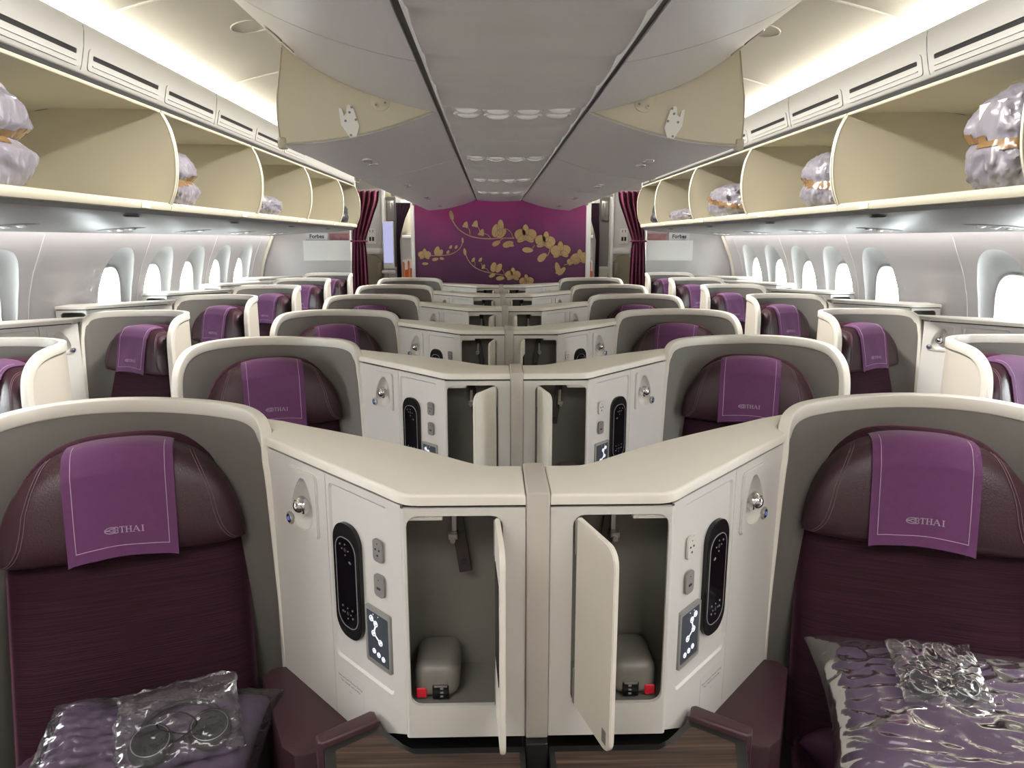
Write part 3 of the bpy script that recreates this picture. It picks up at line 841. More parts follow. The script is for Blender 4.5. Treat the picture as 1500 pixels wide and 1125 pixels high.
# no-smoking placards
def nosmoke(loc, axis, label):
    ax = Vector(axis).normalized(); q = ax.to_track_quat('Z', 'Y').to_matrix().to_4x4(); mt = Matrix.Translation(loc) @ q
    bm = B(); box(bm, (-.022, -.022, -.0006), (.022, .022, .0006), .0003, 1, mtx=mt)
    o = obj('no_smoking_sign', bm, M['pale'], base=loc); tag(o, label, 'sign', 'no-smoking signs')
    bm = B()
    tube(bm, [mt @ Vector((.011*cos(t), .011*sin(t)+.002, .0012)) for t in [2*pi*k/20 for k in range(20)]], .0014, 5, closed=True)
    tube(bm, [mt @ Vector((-.008, .010, .0014)), mt @ Vector((.008, -.006, .0014))], .0012, 5)
    box(bm, (-.007, .0005, .0008), (.007, .0035, .0014), mi=1, mtx=mt); box(bm, (-.012, -.018, .0008), (.012, -.0145, .0014), mi=1, mtx=mt)
    obj('sign_symbol', bm, [M['symred'], M['ink']], o)
nosmoke((.985, 1.706+2.26, 1.10), (-.1, -1, 0), 'small no-smoking sign inside the third right-centre shell, above the headrest')
nosmoke((-1.702, 3.628, 1.160), (-1, -.25, 0), 'small no-smoking sign on the inner wing of the second left window seat')

exec_after = []
# ------------------------------------------------------------------ room shell
YA, YB = -1.2, 8.9
WP = [(0, 2.45), (.5, 2.77), (.9, 2.84), (1.16, 2.83), (1.28, 2.81), (1.42, 2.77), (1.56, 2.71), (1.655, 2.67), (1.75, 2.61), (1.85, 2.54)]
def wx(z):
    for (z0, x0), (z1, x1) in zip(WP, WP[1:]):
        if z <= z1: t = (z-z0)/(z1-z0); return x0+(x1-x0)*t
    return WP[-1][1]
SP = .665; WY = [3.98+SP*i for i in range(-8, 8)]
# bays with a real window (index from the one at y=3.98)
REAL = {0, 2, 3, 4, 5, 6, -2, -4}
def surround(cy, k=88):
    """arch outline on the wall, pane outline further out (y, z)"""
    arch, pane = [], []
    for i in range(k):
        t = 2*pi*i/k; c, s_ = cos(t), sin(t)
        e = 2/2.5
        a = math.copysign(abs(c)**e, c); b = math.copysign(abs(s_)**e, s_)
        arch.append((cy+.235*a, 1.20+(.365 if b > 0 else .36)*b))
        e2 = 2/2.9; a2 = math.copysign(abs(c)**e2, c); b2 = math.copysign(abs(s_)**e2, s_)
        pane.append((cy+.145*a2, 1.185+.225*b2))
    return arch, pane
for sx, nm in ((-1, 'left'), (1, 'right')):
    MX[0] = sx
    bm = B()
    z0, z1 = .55, 1.85
    for i, cy in enumerate(WY):
        idx = i-8
        ya, yb = cy-SP/2, cy+SP/2
        if idx in REAL:
            arch, pane = surround(cy)
            # ring from bay border to arch
            k = len(arch); border = []
            for (y, z) in arch:
                dy, dz = y-cy, z-1.20
                f = min((SP/2)/abs(dy) if abs(dy) > 1e-6 else 1e9, ((z1-1.20) if dz > 0 else (1.20-z0))/abs(dz) if abs(dz) > 1e-6 else 1e9)
                border.append((cy+dy*f, 1.20+dz*f))
            loops = []
            for t in (0, .2, .4, .6, .8, .94, 1):
                loops.append([Vector((wx(b[1]+(a[1]-b[1])*t), b[0]+(a[0]-b[0])*t, b[1]+(a[1]-b[1])*t)) for a, b in zip(arch, border)])
            loft(bm, loops, True, False)
            # corners of the bay
            for cyy in (ya, yb):
                for zz in (z0, z1):
                    pass
            # quads to fill the bay corners between border samples (fan to corner)
            for j in range(k):
                p, q = border[j], border[(j+1) % k]
                onp = (abs(abs(p[0]-cy)-SP/2) < 1e-5, abs(p[1]-z0) < 1e-5 or abs(p[1]-z1) < 1e-5)
                onq = (abs(abs(q[0]-cy)-SP/2) < 1e-5, abs(q[1]-z0) < 1e-5 or abs(q[1]-z1) < 1e-5)
                if onp[0] != onq[0] and onp[1] != onq[1]:
                    cor = (p[0] if onp[0] else q[0], p[1] if onp[1] else q[1])
                    addmesh(bm, [(wx(p[1]), p[0], p[1]), (wx(q[1]), q[0], q[1]), (wx(cor[1]), cor[0], cor[1])], [(0, 1, 2)])
        else:
            grid(bm, 1, 60, lambda a, b: Vector((wx(z0+(z1-z0)*b), ya+(yb-ya)*a, z0+(z1-z0)*b)))
    for cy in WY:
        for ye in (cy-SP/2, cy+SP/2):
            grid(bm, 1, 60, lambda a, b, ye=ye: Vector((wx(.5+1.35*b)+.0015, ye-.05+.10*a, .5+1.35*b)))
    grid(bm, 1, 6, lambda a, b: Vector((wx(.55*b), WY[0]-SP/2+(YB-WY[0]+SP/2)*a, .55*b)))
    fixn(bm)
    obj('wall_'+nm, bm, M['wall'], smooth=40, kind='structure')
    # panel seams every two bays
    for j, y in enumerate([3.98+SP/2+2*SP*q for q in range(-1, 4)]):
        bm = B(); tube(bm, [(wx(z)-.0005, y, z) for z in [1.0+.65*t/14 for t in range(15)]], .0035, 6)
        obj('trim_%d' % (j+1+(0 if sx < 0 else 5)), bm, M['seamw'], kind='structure')
    # windows
    n = 0
    for i, cy in enumerate(WY):
        idx = i-8
        if idx not in REAL or idx < -2: continue
        n += 1
        arch, pane = surround(cy); PX = 2.885
        def pxz(z): return PX-.10*max(0, z-1.2)
        bm = B(); loops = []
        prof = [(0, 0), (.03, .10), (.10, .30), (.3, .52), (.55, .70), (.8, .85), (.93, .95), (1.0, 1.0)]
        gask = [(cy+(y-cy)*1.16, 1.185+(z-1.185)*1.10) for y, z in pane]
        for (tt, dd) in prof:
            lp = []
            for a, b in zip(arch, gask):
                y = a[0]+(b[0]-a[0])*tt; z = a[1]+(b[1]-a[1])*tt
                x = wx(a[1])+(pxz(b[1])-.012-wx(a[1]))*dd
                lp.append(Vector((x, y, z)))
            loops.append(lp)
        loft(bm, loops, True, False); fixn(bm)
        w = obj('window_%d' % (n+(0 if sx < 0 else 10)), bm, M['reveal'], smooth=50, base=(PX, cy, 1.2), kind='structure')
        bm = B()
        loops = [[Vector((pxz(b[1])-.012, b[0], b[1])) for b in gask], [Vector((pxz(b[1])-.016, cy+(b[0]-cy)*.95, 1.185+(b[1]-1.185)*.96)) for b in gask],
                 [Vector((pxz(b[1])+.0, b[0], b[1])) for b in pane], [Vector((pxz(b[1])+.055, cy+(b[0]-cy)*.97, 1.185+(b[1]-1.185)*.98)) for b in pane]]
        loft(bm, loops, True, False); fixn(bm)
        obj('window_frame', bm, M['dust'], w)
        bm = B(); bm.faces.new([bm.verts.new((pxz(b[1])+.03, b[0], b[1])) for b in pane]); obj('window_pane', bm, M['glass'], w)
    # floor-side skirting not visible; ceiling panels: cove -> centre
    CP = [(1.70, 2.425), (1.665, 2.45), (1.60, 2.485), (1.45, 2.53), (1.25, 2.575), (1.05, 2.605), (.85, 2.615), (.60, 2.615)]
    cpp = catmull([(x, 0, z) for x, z in CP], 3)
    bm = B(); grid(bm, 1, len(cpp)-1, lambda a, b: Vector((cpp[int(round(b*(len(cpp)-1)))].x, YA+(YB+.3-YA)*a, cpp[int(round(b*(len(cpp)-1)))].z)))
    # backing above the bins so that no sky leaks in
    for a, b in (((1.70, 2.425), (1.72, 2.30)), ((1.72, 2.30), (2.6, 2.30)), ((2.6, 2.30), (2.62, 1.80)), ((.60, 2.615), (0, 2.62))):
        addmesh(bm, [(a[0], YA, a[1]), (a[0], YB+.3, a[1]), (b[0], YB+.3, b[1]), (b[0], YA, b[1])], [(0, 1, 2, 3)])
    obj('ceiling' if sx < 0 else 'ceiling_right', bm, M['ceil'], smooth=50, kind='structure')
    for j in range(7):
        y = .43+1.33*j
        bm = B(); tube(bm, [(p.x, y, p.z-.0015) for p in cpp[2:]], .006, 6)
        obj('trim_%d' % (20+j+(0 if sx < 0 else 10)), bm, M['seamw'], kind='structure')
    # light cove strip and fascia
    bm = B(); addmesh(bm, [(1.640, YA, 2.418), (1.690, YA, 2.418), (1.690, YB, 2.418), (1.640, YB, 2.418)], [(0, 1, 2, 3)])
    addmesh(bm, [(1.640, YA, 2.416), (1.690, YA, 2.416), (1.690, YB, 2.416), (1.640, YB, 2.416)], [(3, 2, 1, 0)])
    tag(obj('cove_light', bm, M['cove'], base=(1.66, 4, 2.418), smooth=0), 'warm white light strip in the cove along the %s ceiling edge' % nm, 'light strip')
    bm = B()
    FP = [(1.636, 2.424), (1.630, 2.428), (1.622, 2.424), (1.618, 2.40), (1.625, 2.34), (1.640, 2.275), (1.650, 2.250), (1.662, 2.243), (1.70, 2.243), (1.70, 2.41)]
    loft(bm, [[Vector((x, YA, z)) for x, z in FP], [Vector((x, YB-.4, z)) for x, z in FP]], False, False); fixn(bm)
    obj('trim_%d' % (40 if sx < 0 else 41), bm, M['fascia'], smooth=40, kind='structure')
    def fx(z):
        for (x0, z0_), (x1, z1_) in zip(FP[2:8], FP[3:8]):
            if z1_ <= z <= z0_: t = (z-z0_)/(z1_-z0_); return x0+(x1-x0)*t
        return 1.65
    for j in range(9):
        y0 = .33+.6667*j; y1 = y0+.615
        bm = B()
        def gm(a, b, d): return Vector((fx(b)-d, a, b))
        plate(bm, gm, rrect(y0, 2.262, y1, 2.342, .018), [rrect(y0+.03, 2.302, y1-.03, 2.320, .006)], thick=.004, d0=.0045)
        tube(bm, [gm(y0+.03, 2.281, .006), gm(y1-.03, 2.281, .006)], .0028, 6)
        fixn(bm); g = obj('air_grille', bm, M['fascia'], base=(1.63, y0, 2.30))
        tag(g, 'slotted white air grille above the %s bins, number %d from the camera end' % (nm, j+1), 'air grille', 'air grilles above the %s bins' % nm)
        bm = B(); addmesh(bm, [gm(y0+.029, 2.301, .0012), gm(y1-.029, 2.301, .0012), gm(y1-.029, 2.321, .0012), gm(y0+.029, 2.321, .0012)], [(0, 1, 2, 3)])
        obj('slot', bm, M['dark'], g)
    for j in range(5):
        y = .295+1.3334*j
        bm = B(); tube(bm, [(fx(z)-.0006, y, z) for z in (2.415, 2.39, 2.36, 2.33, 2.30, 2.27, 2.255)], .0022, 5)
        obj('trim_%d' % (50+j+(0 if sx < 0 else 10)), bm, M['outlet'], kind='structure')

    # ---- side bins
    ys = [-.29, 1.01, 2.31, 3.61, 4.91, 6.21, 7.51, 8.45]
    FE = [(1.636, 1.785), (1.612, 1.84), (1.596, 1.90), (1.589, 1.97), (1.589, 2.03), (1.597, 2.09), (1.610, 2.14), (1.628, 2.18), (1.642, 2.205)]
    fe = [(p.x, p.z) for p in catmull([(x, 0, z) for x, z in FE], 3)]
    OUTL = fe+[(1.70, 2.222), (2.10, 2.225), (2.24, 2.205), (2.30, 2.15), (2.33, 1.95), (2.31, 1.80), (2.25, 1.785)]
    for j in range(1, len(ys)-1):
        ya, yb = ys[j]+.006, ys[j+1]-.006
        root = empty('overhead_bin', (1.9, (ya+yb)/2, 1.78))
        wn = {1: 'nearest, mostly out of frame', 2: 'first full one', 3: 'second', 4: 'third', 5: 'fourth', 6: 'shorter last one by the curtain'}[j]
        tag(root, 'open cream bin on the %s side, %s' % (nm, wn), 'overhead bin', '%s overhead bins' % nm)
        bm = B()
        # floor, back, roof as one sheet
        sh = [(1.640, 1.785), (2.25, 1.785), (2.31, 1.80), (2.33, 1.95), (2.30, 2.15), (2.24, 2.205), (2.10, 2.222), (1.70, 2.218), (1.645, 2.212)]
        sc_ = [(p.x, p.z) for p in catmull([(x, 0, z) for x, z in sh], 3)]
        loft(bm, [[Vector((x, ya, z)) for x, z in sc_], [Vector((x, yb, z)) for x, z in sc_]], False, False)
        for yy, th in ((ya, .009), (yb, -.009)):
            plate(bm, lambda a, b, d, yy=yy, th=th: Vector((a, yy+(th if d < 0 else 0), b)), OUTL, (), thick=1.)
        fixn(bm); obj('bin_interior', bm, M['binin'], root, smooth=35)
        bm = B()
        for yy in (ya+.004, yb-.004): tube(bm, [(x-.002, yy, z) for x, z in fe], .0065, 6)
        # bright top rim
        tube(bm, [(1.646, ya, 2.212), (1.646, yb, 2.212)], .009, 8)
        obj('bin_edge', bm, M['binrim'], root)
        bm = B()
        LP = [(1.650, 1.792), (1.640, 1.793), (1.630, 1.786), (1.628, 1.770), (1.634, 1.756), (1.648, 1.752), (1.66, 1.756), (1.66, 1.785)]
        loft(bm, [[Vector((x, ya-.004, z)) for x, z in LP], [Vector((x, yb+.004, z)) for x, z in LP]]); fixn(bm)
        lip = obj('bin_lip', bm, M['binrim'], root, smooth=50)
        bm = B()
        for (a, b) in ((yb-.30, yb-.22),):
            box(bm, (1.6255, a, 1.758), (1.63, b, 1.784), .001, 1)
        obj('release_button', bm, M['binin'], lip)
        # shallow recess in the roof
        bm = B(); yc = (ya+yb)/2
        loft(bm, [[Vector((1.98+.035*cos(t)*s, yc-.1+.10*sin(t)*s, 2.2235-d)) for t in [2*pi*q/16 for q in range(16)]] for s, d in ((1, 0), (.85, .006), (.3, .010))], True, True); fixn(bm)
        obj('roof_boss', bm, M['binin'], root)
    # dark gap backing above bins
    bm = B(); addmesh(bm, [(1.66, YA, 2.215), (1.66, YB-.4, 2.215), (1.66, YB-.4, 2.26), (1.66, YA, 2.26)], [(0, 1, 2, 3)])
    addmesh(bm, [(1.655, YA, 2.226), (1.655, YB-.4, 2.226), (2.3, YB-.4, 2.232), (2.3, YA, 2.232)], [(0, 1, 2, 3)])
    obj('trim_%d' % (42 if sx < 0 else 43), bm, M['dark'], kind='structure')
    # underside of the bins
    bm = B()
    UP = [(1.655, 1.762), (1.664, 1.735), (1.70, 1.722), (1.80, 1.716), (1.83, 1.708), (2.2, 1.690), (2.5, 1.668), (2.575, 1.660), (2.585, 1.664), (2.585, 1.80)]
    loft(bm, [[Vector((x, YA, z)) for x, z in UP], [Vector((x, 8.45, z)) for x, z in UP]], False, False)
    addmesh(bm, [(2.585, YA, 1.80), (2.585, 8.45, 1.80), (1.66, 8.45, 1.80-.02), (1.66, YA, 1.78)], [(0, 1, 2, 3)])
    fixn(bm); obj('trim_%d' % (44 if sx < 0 else 45), bm, M['psu'], smooth=25, kind='structure')
    # latch recesses under the lip, their shade modelled as dark wedges
    for j in range(2, 7):
        y = ys[j]+1.02
        if y > 8.3: continue
        bm = B(); loft(bm, [[Vector((1.690+.020*cos(t)*s, y+.07*sin(t)*s, 1.7225-d)) for t in [2*pi*q/12 for q in range(12)]] for s, d in ((1, -.001), (.9, .003), (.6, .006))], True, True); fixn(bm)
        tag(obj('latch_shade', bm, M['trim'], base=(1.69, y, 1.72)), 'dark wedge of latch shade under the lip of the %s bins, number %d from the camera' % (nm, j-1), 'latch', 'latch shade under the %s bins' % nm)
    # reading-light clusters
    for j in range(5):
        y = 3.42+1.03*j
        root = empty('passenger_light_panel', (2.3, y, 1.68))
        tag(root, 'oval reading-light cluster under the %s bins, number %d from the camera' % (nm, j+1), 'reading light', 'reading lights under the %s bins' % nm)
        bm = B()
        def um(x, yy, d=0): 
            z = 1.690+(x-2.2)/.3*(-.022) if x > 2.2 else 1.708+(x-1.83)/.37*(-.018)
            return Vector((x, yy, z-d))
        loft(bm, [[um(2.30+.14*cos(t)*s, y+.10*sin(t)*s, d) for t in [2*pi*q/28 for q in range(28)]] for s, d in ((1, 0), (.96, .004), (.6, .006), (.1, .006))], True, True); fixn(bm)
        obj('light_housing', bm, M['psu'], root, smooth=50)
        for (dx_, dy_) in ((-.08, -.03), (-.02, -.05), (.05, -.035), (-.045, .035), (.03, .04)):
            bm = B(); ball(bm, um(2.30+dx_, y+dy_, .006), .021, 12, 8, scale=(1, 1, .35))
            obj('light_lens', bm, M['lens'], root)
    # wall wash strip
    bm = B(); addmesh(bm, [(2.592, .5, 1.700), (2.625, .5, 1.700), (2.625, 8.6, 1.700), (2.592, 8.6, 1.700)], [(0, 1, 2, 3)])
    tag(obj('wash_light', bm, M['wash'], base=(2.6, 4, 1.70), smooth=0), 'white light line between the %s bins and the window wall' % nm, 'light strip')
MX[0] = 1

# ------------------------------------------------------------------ centre ceiling
bm = B()
def chz(x): return 2.092-.012*(1-(x/.255)**2)
y = -1.0
while y < 8.95:
    L = .375
    for (ya, yb) in ((y, y+L),):
        def cg(a, b, ya=ya, yb=yb):
            x = -.254+.508*b; t = a
            bul = -.013*(1-(2*t-1)**4)
            return Vector((x, ya+(yb-ya)*t, chz(x)+bul))
        grid(bm, 6, 8, cg)
    y += L
fixn(bm); bmesh.ops.remove_doubles(bm, verts=bm.verts, dist=.0005)
obj('ceiling_channel', bm, M['chan'], smooth=30, kind='structure')
for sx in (-1, 1):
    bm = B(); box(bm, (sx*.2545-.0035, -1, 2.076), (sx*.2545+.0035, 8.92, 2.12), .001, 1); obj('trim_%d' % (60 if sx < 0 else 61), bm, M['white'], kind='structure')
    bm = B(); box(bm, (min(sx*.258, sx*.275), -1, 2.085), (max(sx*.258, sx*.275), 8.92, 2.11)); obj('trim_%d' % (62 if sx < 0 else 63), bm, M['trim'], kind='structure')
for j, y in enumerate((2.76, 4.25, 5.75, 7.25)):
    root = empty('ceiling_light_cluster', (0, y, 2.08))
    tag(root, ['nearest row of oval lamp lenses in the centre ceiling strip', 'second row of lamp lenses in the centre ceiling strip', 'third row of lamp lenses in the centre ceiling strip', 'farthest row of lamp lenses, next to the mural'][j], 'ceiling light', 'lamp rows in the centre ceiling strip')
    bm = B(); bz = B()
    for dy in (-.055, .055):
        for i in range(4):
            x = -.165+.11*i
            zc = chz(x)-.006
            loft(bz, [[Vector((x+.056*cos(t)*s, y+dy+.042*sin(t)*s, zc-d)) for t in [2*pi*q/20 for q in range(20)]] for s, d in ((1, -.003), (.97, .004), (.86, .006), (.80, .001))], True, False)
            lb = B(); ball(lb, (x, y+dy, zc), .044, 16, 8, scale=(1, .72, .42)); obj('lamp_lens', lb, M['lens'], root, smooth=60)
            if abs(x) < .1 and dy < 0: 
                for q in range(2): ball(bm, (x+.02-.04*q, y+dy-.055, zc+.002), .008, 10, 6)
    fixn(bz); obj('lamp_bezel', bz, M['chan'], root, smooth=50); obj('lamp_nozzles', bm, M['chan'], root, smooth=60)
bm = B()
for q in (-.01, .03): box(bm, (q, 2.50, chz(0)-.0075), (q+.006, 2.512, chz(0)-.006))
tag(obj('status_light', bm, M['outletw'], base=(0, 2.5, 2.08)), 'pair of tiny indicator lights ahead of the nearest lamp row', 'indicator')

OPENP = [(.277, 2.085), (.33, 2.064), (.385, 2.046), (.455, 2.024), (.53, 2.004), (.61, 1.987), (.695, 1.974), (.78, 1.966), (.845, 1.962)]
CLOSP = [(.277, 2.080), (.34, 2.091), (.412, 2.108), (.48, 2.127), (.546, 2.149), (.615, 2.176), (.682, 2.207), (.75, 2.247), (.812, 2.290), (.838, 2.320)]
op = [(p.x, p.z) for p in catmull([(x, 0, z) for x, z in OPENP], 3)]
cp = [(p.x, p.z) for p in catmull([(x, 0, z) for x, z in CLOSP], 3)]
ENDW = op+[(.862, 1.990), (.866, 2.06), (.862, 2.14), (.848, 2.22), (.836, 2.30), (.83, 2.36), (.277, 2.36)]
for sx, nm in ((-1, 'left'), (1, 'right')):
    MX[0] = sx
    for j, (ya, yb) in enumerate(((.4, 2.02), (2.026, 2.795))):
        root = empty('centre_bin', (.6, (ya+yb)/2, 2.1))
        tag(root, ['closed grey centre bin overhead on the %s, at the very top of the view', 'short closed grey centre bin on the %s, just ahead of the lowered bins'][j] % nm, 'overhead bin', 'closed centre bins')
        prof = cp+[(.845, 2.36), (.84, 2.45), (.80, 2.56), (.30, 2.56), (.277, 2.4)]
        bm = B(); loft(bm, [[Vector((x, ya, z)) for x, z in prof], [Vector((x, yb, z)) for x, z in prof]]); fixn(bm)
        obj('bin_door', bm, M['binout'], root, smooth=40)
        yh = 2.45 if j else 1.2
        bm = B()
        for q, (dy, ln) in enumerate(((0, .085), (.16, .06))):
            loft(bm, [[Vector((.765+.016*cos(t)*s+.0, yh+dy+ln*sin(t)*s, 2.256+(.016*cos(t)*s)*.62-d)) for t in [2*pi*w/16 for w in range(16)]] for s, d in ((1, -.002), (.92, .004), (.7, .001), (.3, -.001))], True, True)
        fixn(bm); hd = obj('bin_handle', bm, M['chrome'] if False else M['lens'], root)
        bm = B(); addmesh(bm, [(.752, yh+.03, 2.2435), (.772, yh+.08, 2.2555), (.757, yh+.10, 2.2465)], [(0, 1, 2)]); obj('handle_slot', bm, M['trim'], hd, smooth=0)
    yy = [2.803, 4.30, 5.80, 7.30, 8.88]
    for j in range(4):
        ya, yb = yy[j], yy[j+1]-.006
        root = empty('centre_bin', (.6, (ya+yb)/2, 2.0))
        tag(root, 'lowered open centre bin on the %s, %s' % (nm, ['nearest, showing its cream end wall and latch', 'second of four', 'third of four', 'farthest, touching the mural'][j]), 'overhead bin', 'lowered centre bins')
        # outer skin: a rounded thick sheet
        inn = [(x, z+.014) for x, z in reversed(op)]
        prof = op+[(.858, 1.966), (.866, 1.978), (.860, 1.988), (.85, 1.984)]+[(x, z) for x, z in inn[1:]]
        bm = B(); loft(bm, [[Vector((x, ya, z)) for x, z in prof], [Vector((x, yb, z)) for x, z in prof]]); fixn(bm)
        obj('bin_bucket', bm, M['binout'], root, smooth=40)
        bm = B()
        for yw, th in ((ya, .012), (yb-.012, .012)):
            ew = [(x, z+.005) for x, z in ENDW[:len(op)]]+ENDW[len(op):]
            plate(bm, lambda a, b, d, yw=yw, th=th: Vector((a, yw+(th if d < 0 else -.002), b)), ew, (), thick=1.)
        # inner back wall
        addmesh(bm, [(.30, ya, 2.09), (.30, yb, 2.09), (.30, yb, 2.36), (.30, ya, 2.36)], [(0, 1, 2, 3)])
        fixn(bm); ew_ = obj('bin_end_wall', bm, M['binin'], root, smooth=30)
        bm = B(); tube(bm, [(x, ya-.003, z+.006) for x, z in op]+[(.862, ya-.003, 1.99)], .0035, 6)
        tube(bm, [(x, ya-.002, z) for x, z in ENDW[len(op):len(op)+5]], .003, 6)
        obj('end_wall_edge', bm, M['binrim'], ew_)
        # end cap of the lip
        bm = B(); box(bm, (.838, ya-.006, 1.950), (.872, ya+.03, 1.992), .008, 3); obj('lip_end_cap', bm, M['binrim'], root)
        if j == 0:
            bm = B()
            pts = [(.640, 2.094), (.633, 2.035), (.603, 1.990), (.578, 1.994), (.566, 2.030), (.588, 2.096), (.602, 2.106), (.610, 2.100), (.612, 2.074), (.622, 2.066), (.628, 2.090)]
            plate(bm, lambda a, b, d: Vector((a, ya-.003+(-.006 if d > 0 else 0), b)), pts, (), thick=1., d0=.5); fixn(bm)
            lt = obj('latch_hook', bm, M['white'], root)
            bm = B()
            for (a, b) in ((.592, 2.096), (.600, 2.078), (.578, 2.052), (.616, 2.048), (.598, 1.998)): cyl(bm, (a, ya-.0098, b), (0, 1, 0), .0045, .0025, 12)
            obj('latch_screws', bm, M['outlet'], lt)
            bm = B(); cyl(bm, (.487, ya-.004, 2.118), (0, 1, 0), .035, .006, 28, bev=.0015)
            for q in range(3): t = radians(200+q*115); cyl(bm, (.487+.02*cos(t), ya-.009, 2.118+.02*sin(t)), (0, 1, 0), .010, .006, 16, bev=.001)
            hb = obj('pivot_hub', bm, M['binin'], root)
            for q in range(3):
                bm = B(); t = radians(200+q*115); cyl(bm, (.487+.02*cos(t), ya-.0125, 2.118+.02*sin(t)), (0, 1, 0), .0045, .002, 12)
                obj('hub_screw', bm, M['outlet'], hb)
        # finger pull under the lip
        bm = B(); yc = (ya+yb)/2
        def up(x):
            for (x0, z0_), (x1, z1_) in zip(op, op[1:]):
                if x0 <= x <= x1: return z0_+(z1_-z0_)*(x-x0)/(x1-x0)
            return op[-1][1]
        for (dy, ln) in ((-.07, .075), (.11, .055)):
            loft(bm, [[Vector((.655+.022*cos(t)*s, yc+dy+ln*sin(t)*s, up(.655+.022*cos(t)*s)-d)) for t in [2*pi*w/16 for w in range(16)]] for s, d in ((1, -.001), (.9, .004), (.65, .002), (.2, .001))], True, True)
        fixn(bm); hd = obj('bin_handle', bm, M['lens'], root)
        bm = B(); addmesh(bm, [(.64, yc+.0, up(.64)-.0035), (.668, yc+.03, up(.668)-.0035), (.655, yc+.05, up(.655)-.0035)], [(0, 1, 2)]); obj('handle_slot', bm, M['trim'], hd, smooth=0)
    # housing above the buckets
    bm = B(); box(bm, (.277, 2.81, 2.361), (.80, 8.9, 2.60)); obj('trim_%d' % (64 if sx < 0 else 65), bm, M['binin'], kind='structure')
    # round access panel in the ceiling
    bm = B(); cx, cy, R_ = 1.19, 3.60, .085
    def ceilz(x):
        for p, q in zip(cpp, cpp[1:]):
            if q.x <= x <= p.x: return p.z+(q.z-p.z)*(p.x-x)/(p.x-q.x)
        return 2.6
    tube(bm, [(cx+R_*cos(t), cy+R_*sin(t), ceilz(cx+R_*cos(t))-.001) for t in [2*pi*q/36 for q in range(36)]], .0035, 6, closed=True)
    tag(obj('ceiling_access_ring', bm, M['seamw'], base=(cx, cy, 2.58)), 'thin round access ring in the %s ceiling panel' % nm, 'ceiling panel')
MX[0] = 1

# ------------------------------------------------------------------ mural wall
bm = B(); box(bm, (-1.022, 8.90, 0), (1.058, 8.93, 2.5)); mur = tag(obj('mural_panel', bm, M['mural'], base=(0, 8.9, 0)), 'magenta and plum bulkhead mural with golden orchid sprays', 'mural')
BASE[mur.name] = Vector((0, 8.9, 0))
# the gradient reads object z, which equals world z here
for nm_, x0, x1 in (('trim_70', -1.062, -1.022), ('trim_71', 1.058, 1.115)):
    bm = B(); box(bm, (x0, 8.86, 0), (x1, 9.02, 2.45), .006, 2); obj(nm_, bm, M['white'], kind='structure')
def mp(X, Y, d=0): return Vector((-1.0749+.0014825*X, 8.9-.002-d, 2.1517-.001467*Y))
gb = B(); gl = B(); LC = [0]
def leafp(bm, cx, cy, ln, wd, ang, d=0., n=14, tip=.6):
    """pointed petal starting at (cx,cy), ang in degrees, 0 = right, 90 = up (in mural pixels)"""
    a = radians(ang); ux, uy = cos(a), -sin(a); vx, vy = -uy, ux
    LC[0] += 1; d += (LC[0] % 7)*.0005
    pts = []
    for k in range(n):
        t = k/n*2*pi; s_ = (1-cos(t))/2; w = sin(t)*wd/2*(1-.25*(s_-.5))
        pts.append((cx+ux*ln*s_+vx*w, cy+uy*ln*s_+vy*w))
    plate(bm, lambda X, Y, dd: mp(X, Y, d+(.003 if dd > .5 else 0)), pts, (), thick=1., d0=1.)
    return pts
def outline(pts, w=2.2, d=.004):
    tube(gl, [mp(x, y, d+.003) for x, y in pts], .0014*w/2, 4, closed=True)
def stemp(pts, w):
    P = catmull([(x, y, 0) for x, y in pts], 6)
    tube(gb, [mp(p.x, p.y, .002) for p in P], .00148*w/2, 6)
def flower(cx, cy, r, rot=0, back=True):
    for i, (ang, ln, wd) in enumerate(((90, 1.0, .62), (215, .85, .55), (325, .85, .55))):
        outline(leafp(gb, cx, cy, r*ln*1.05, r*wd, ang+rot, .0005*i))
    for i, (ang, ln, wd) in enumerate(((165, 1.02, 1.05), (15, 1.02, 1.05))):
        outline(leafp(gb, cx, cy, r*ln, r*wd, ang+rot, .002+.0005*i))
    outline(leafp(gb, cx, cy-r*.1, r*.5, r*.4, 270+rot, .0035))
    c = mp(cx, cy+r*.08, .006); cyl(gl, c, (0, 1, 0), .0012*r/10, .002, 10)
def bud(cx, cy, r, ang): outline(leafp(gb, cx, cy, r*1.6, r, ang))
def flush():
    global gb, gl
    fixn(gb)
    for bmx in (gb, gl):
        for v in bmx.verts: v.co.x = min(1.056, max(-1.020, v.co.x))
    sp = obj('orchid_spray', gb, M['gold'], mur, smooth=0); obj('petal_outlines', gl, M['goldline'], sp)
    gb = B(); gl = B()
# top spray
stemp([(340, 200), (380, 262), (430, 305), (490, 335), (570, 352), (650, 356), (740, 352), (850, 352)], 9)
stemp([(487, 322), (484, 290), (468, 262)], 6); stemp([(566, 320), (566, 290), (550, 255)], 6); stemp([(655, 352), (632, 325), (604, 315)], 6)
stemp([(840, 348), (826, 312), (800, 284), (770, 274)], 6); stemp([(690, 385), (720, 375), (760, 356)], 6)
leafp(gb, 348, 208, 80, 34, 103); outline(leafp(gb, 348, 208, 62, 24, 101, .001))
for (x, y, s_) in ((455, 242, 1), (535, 235, 1.1), (585, 305, 1.1)):
    leafp(gb, x-16*s_, y+20*s_, 50*s_, 30*s_, 60); leafp(gb, x-30*s_, y+15*s_, 40*s_, 20*s_, 10); leafp(gb, x+5*s_, y+28*s_, 46*s_, 26*s_, 95)
outline(leafp(gb, 690, 345, 110, 66, 82)); outline(leafp(gb, 735, 300, 100, 56, 88, .001)); outline(leafp(gb, 700, 340, 100, 70, 35, .002)); outline(leafp(gb, 725, 330, 55, 44, 75, .003))
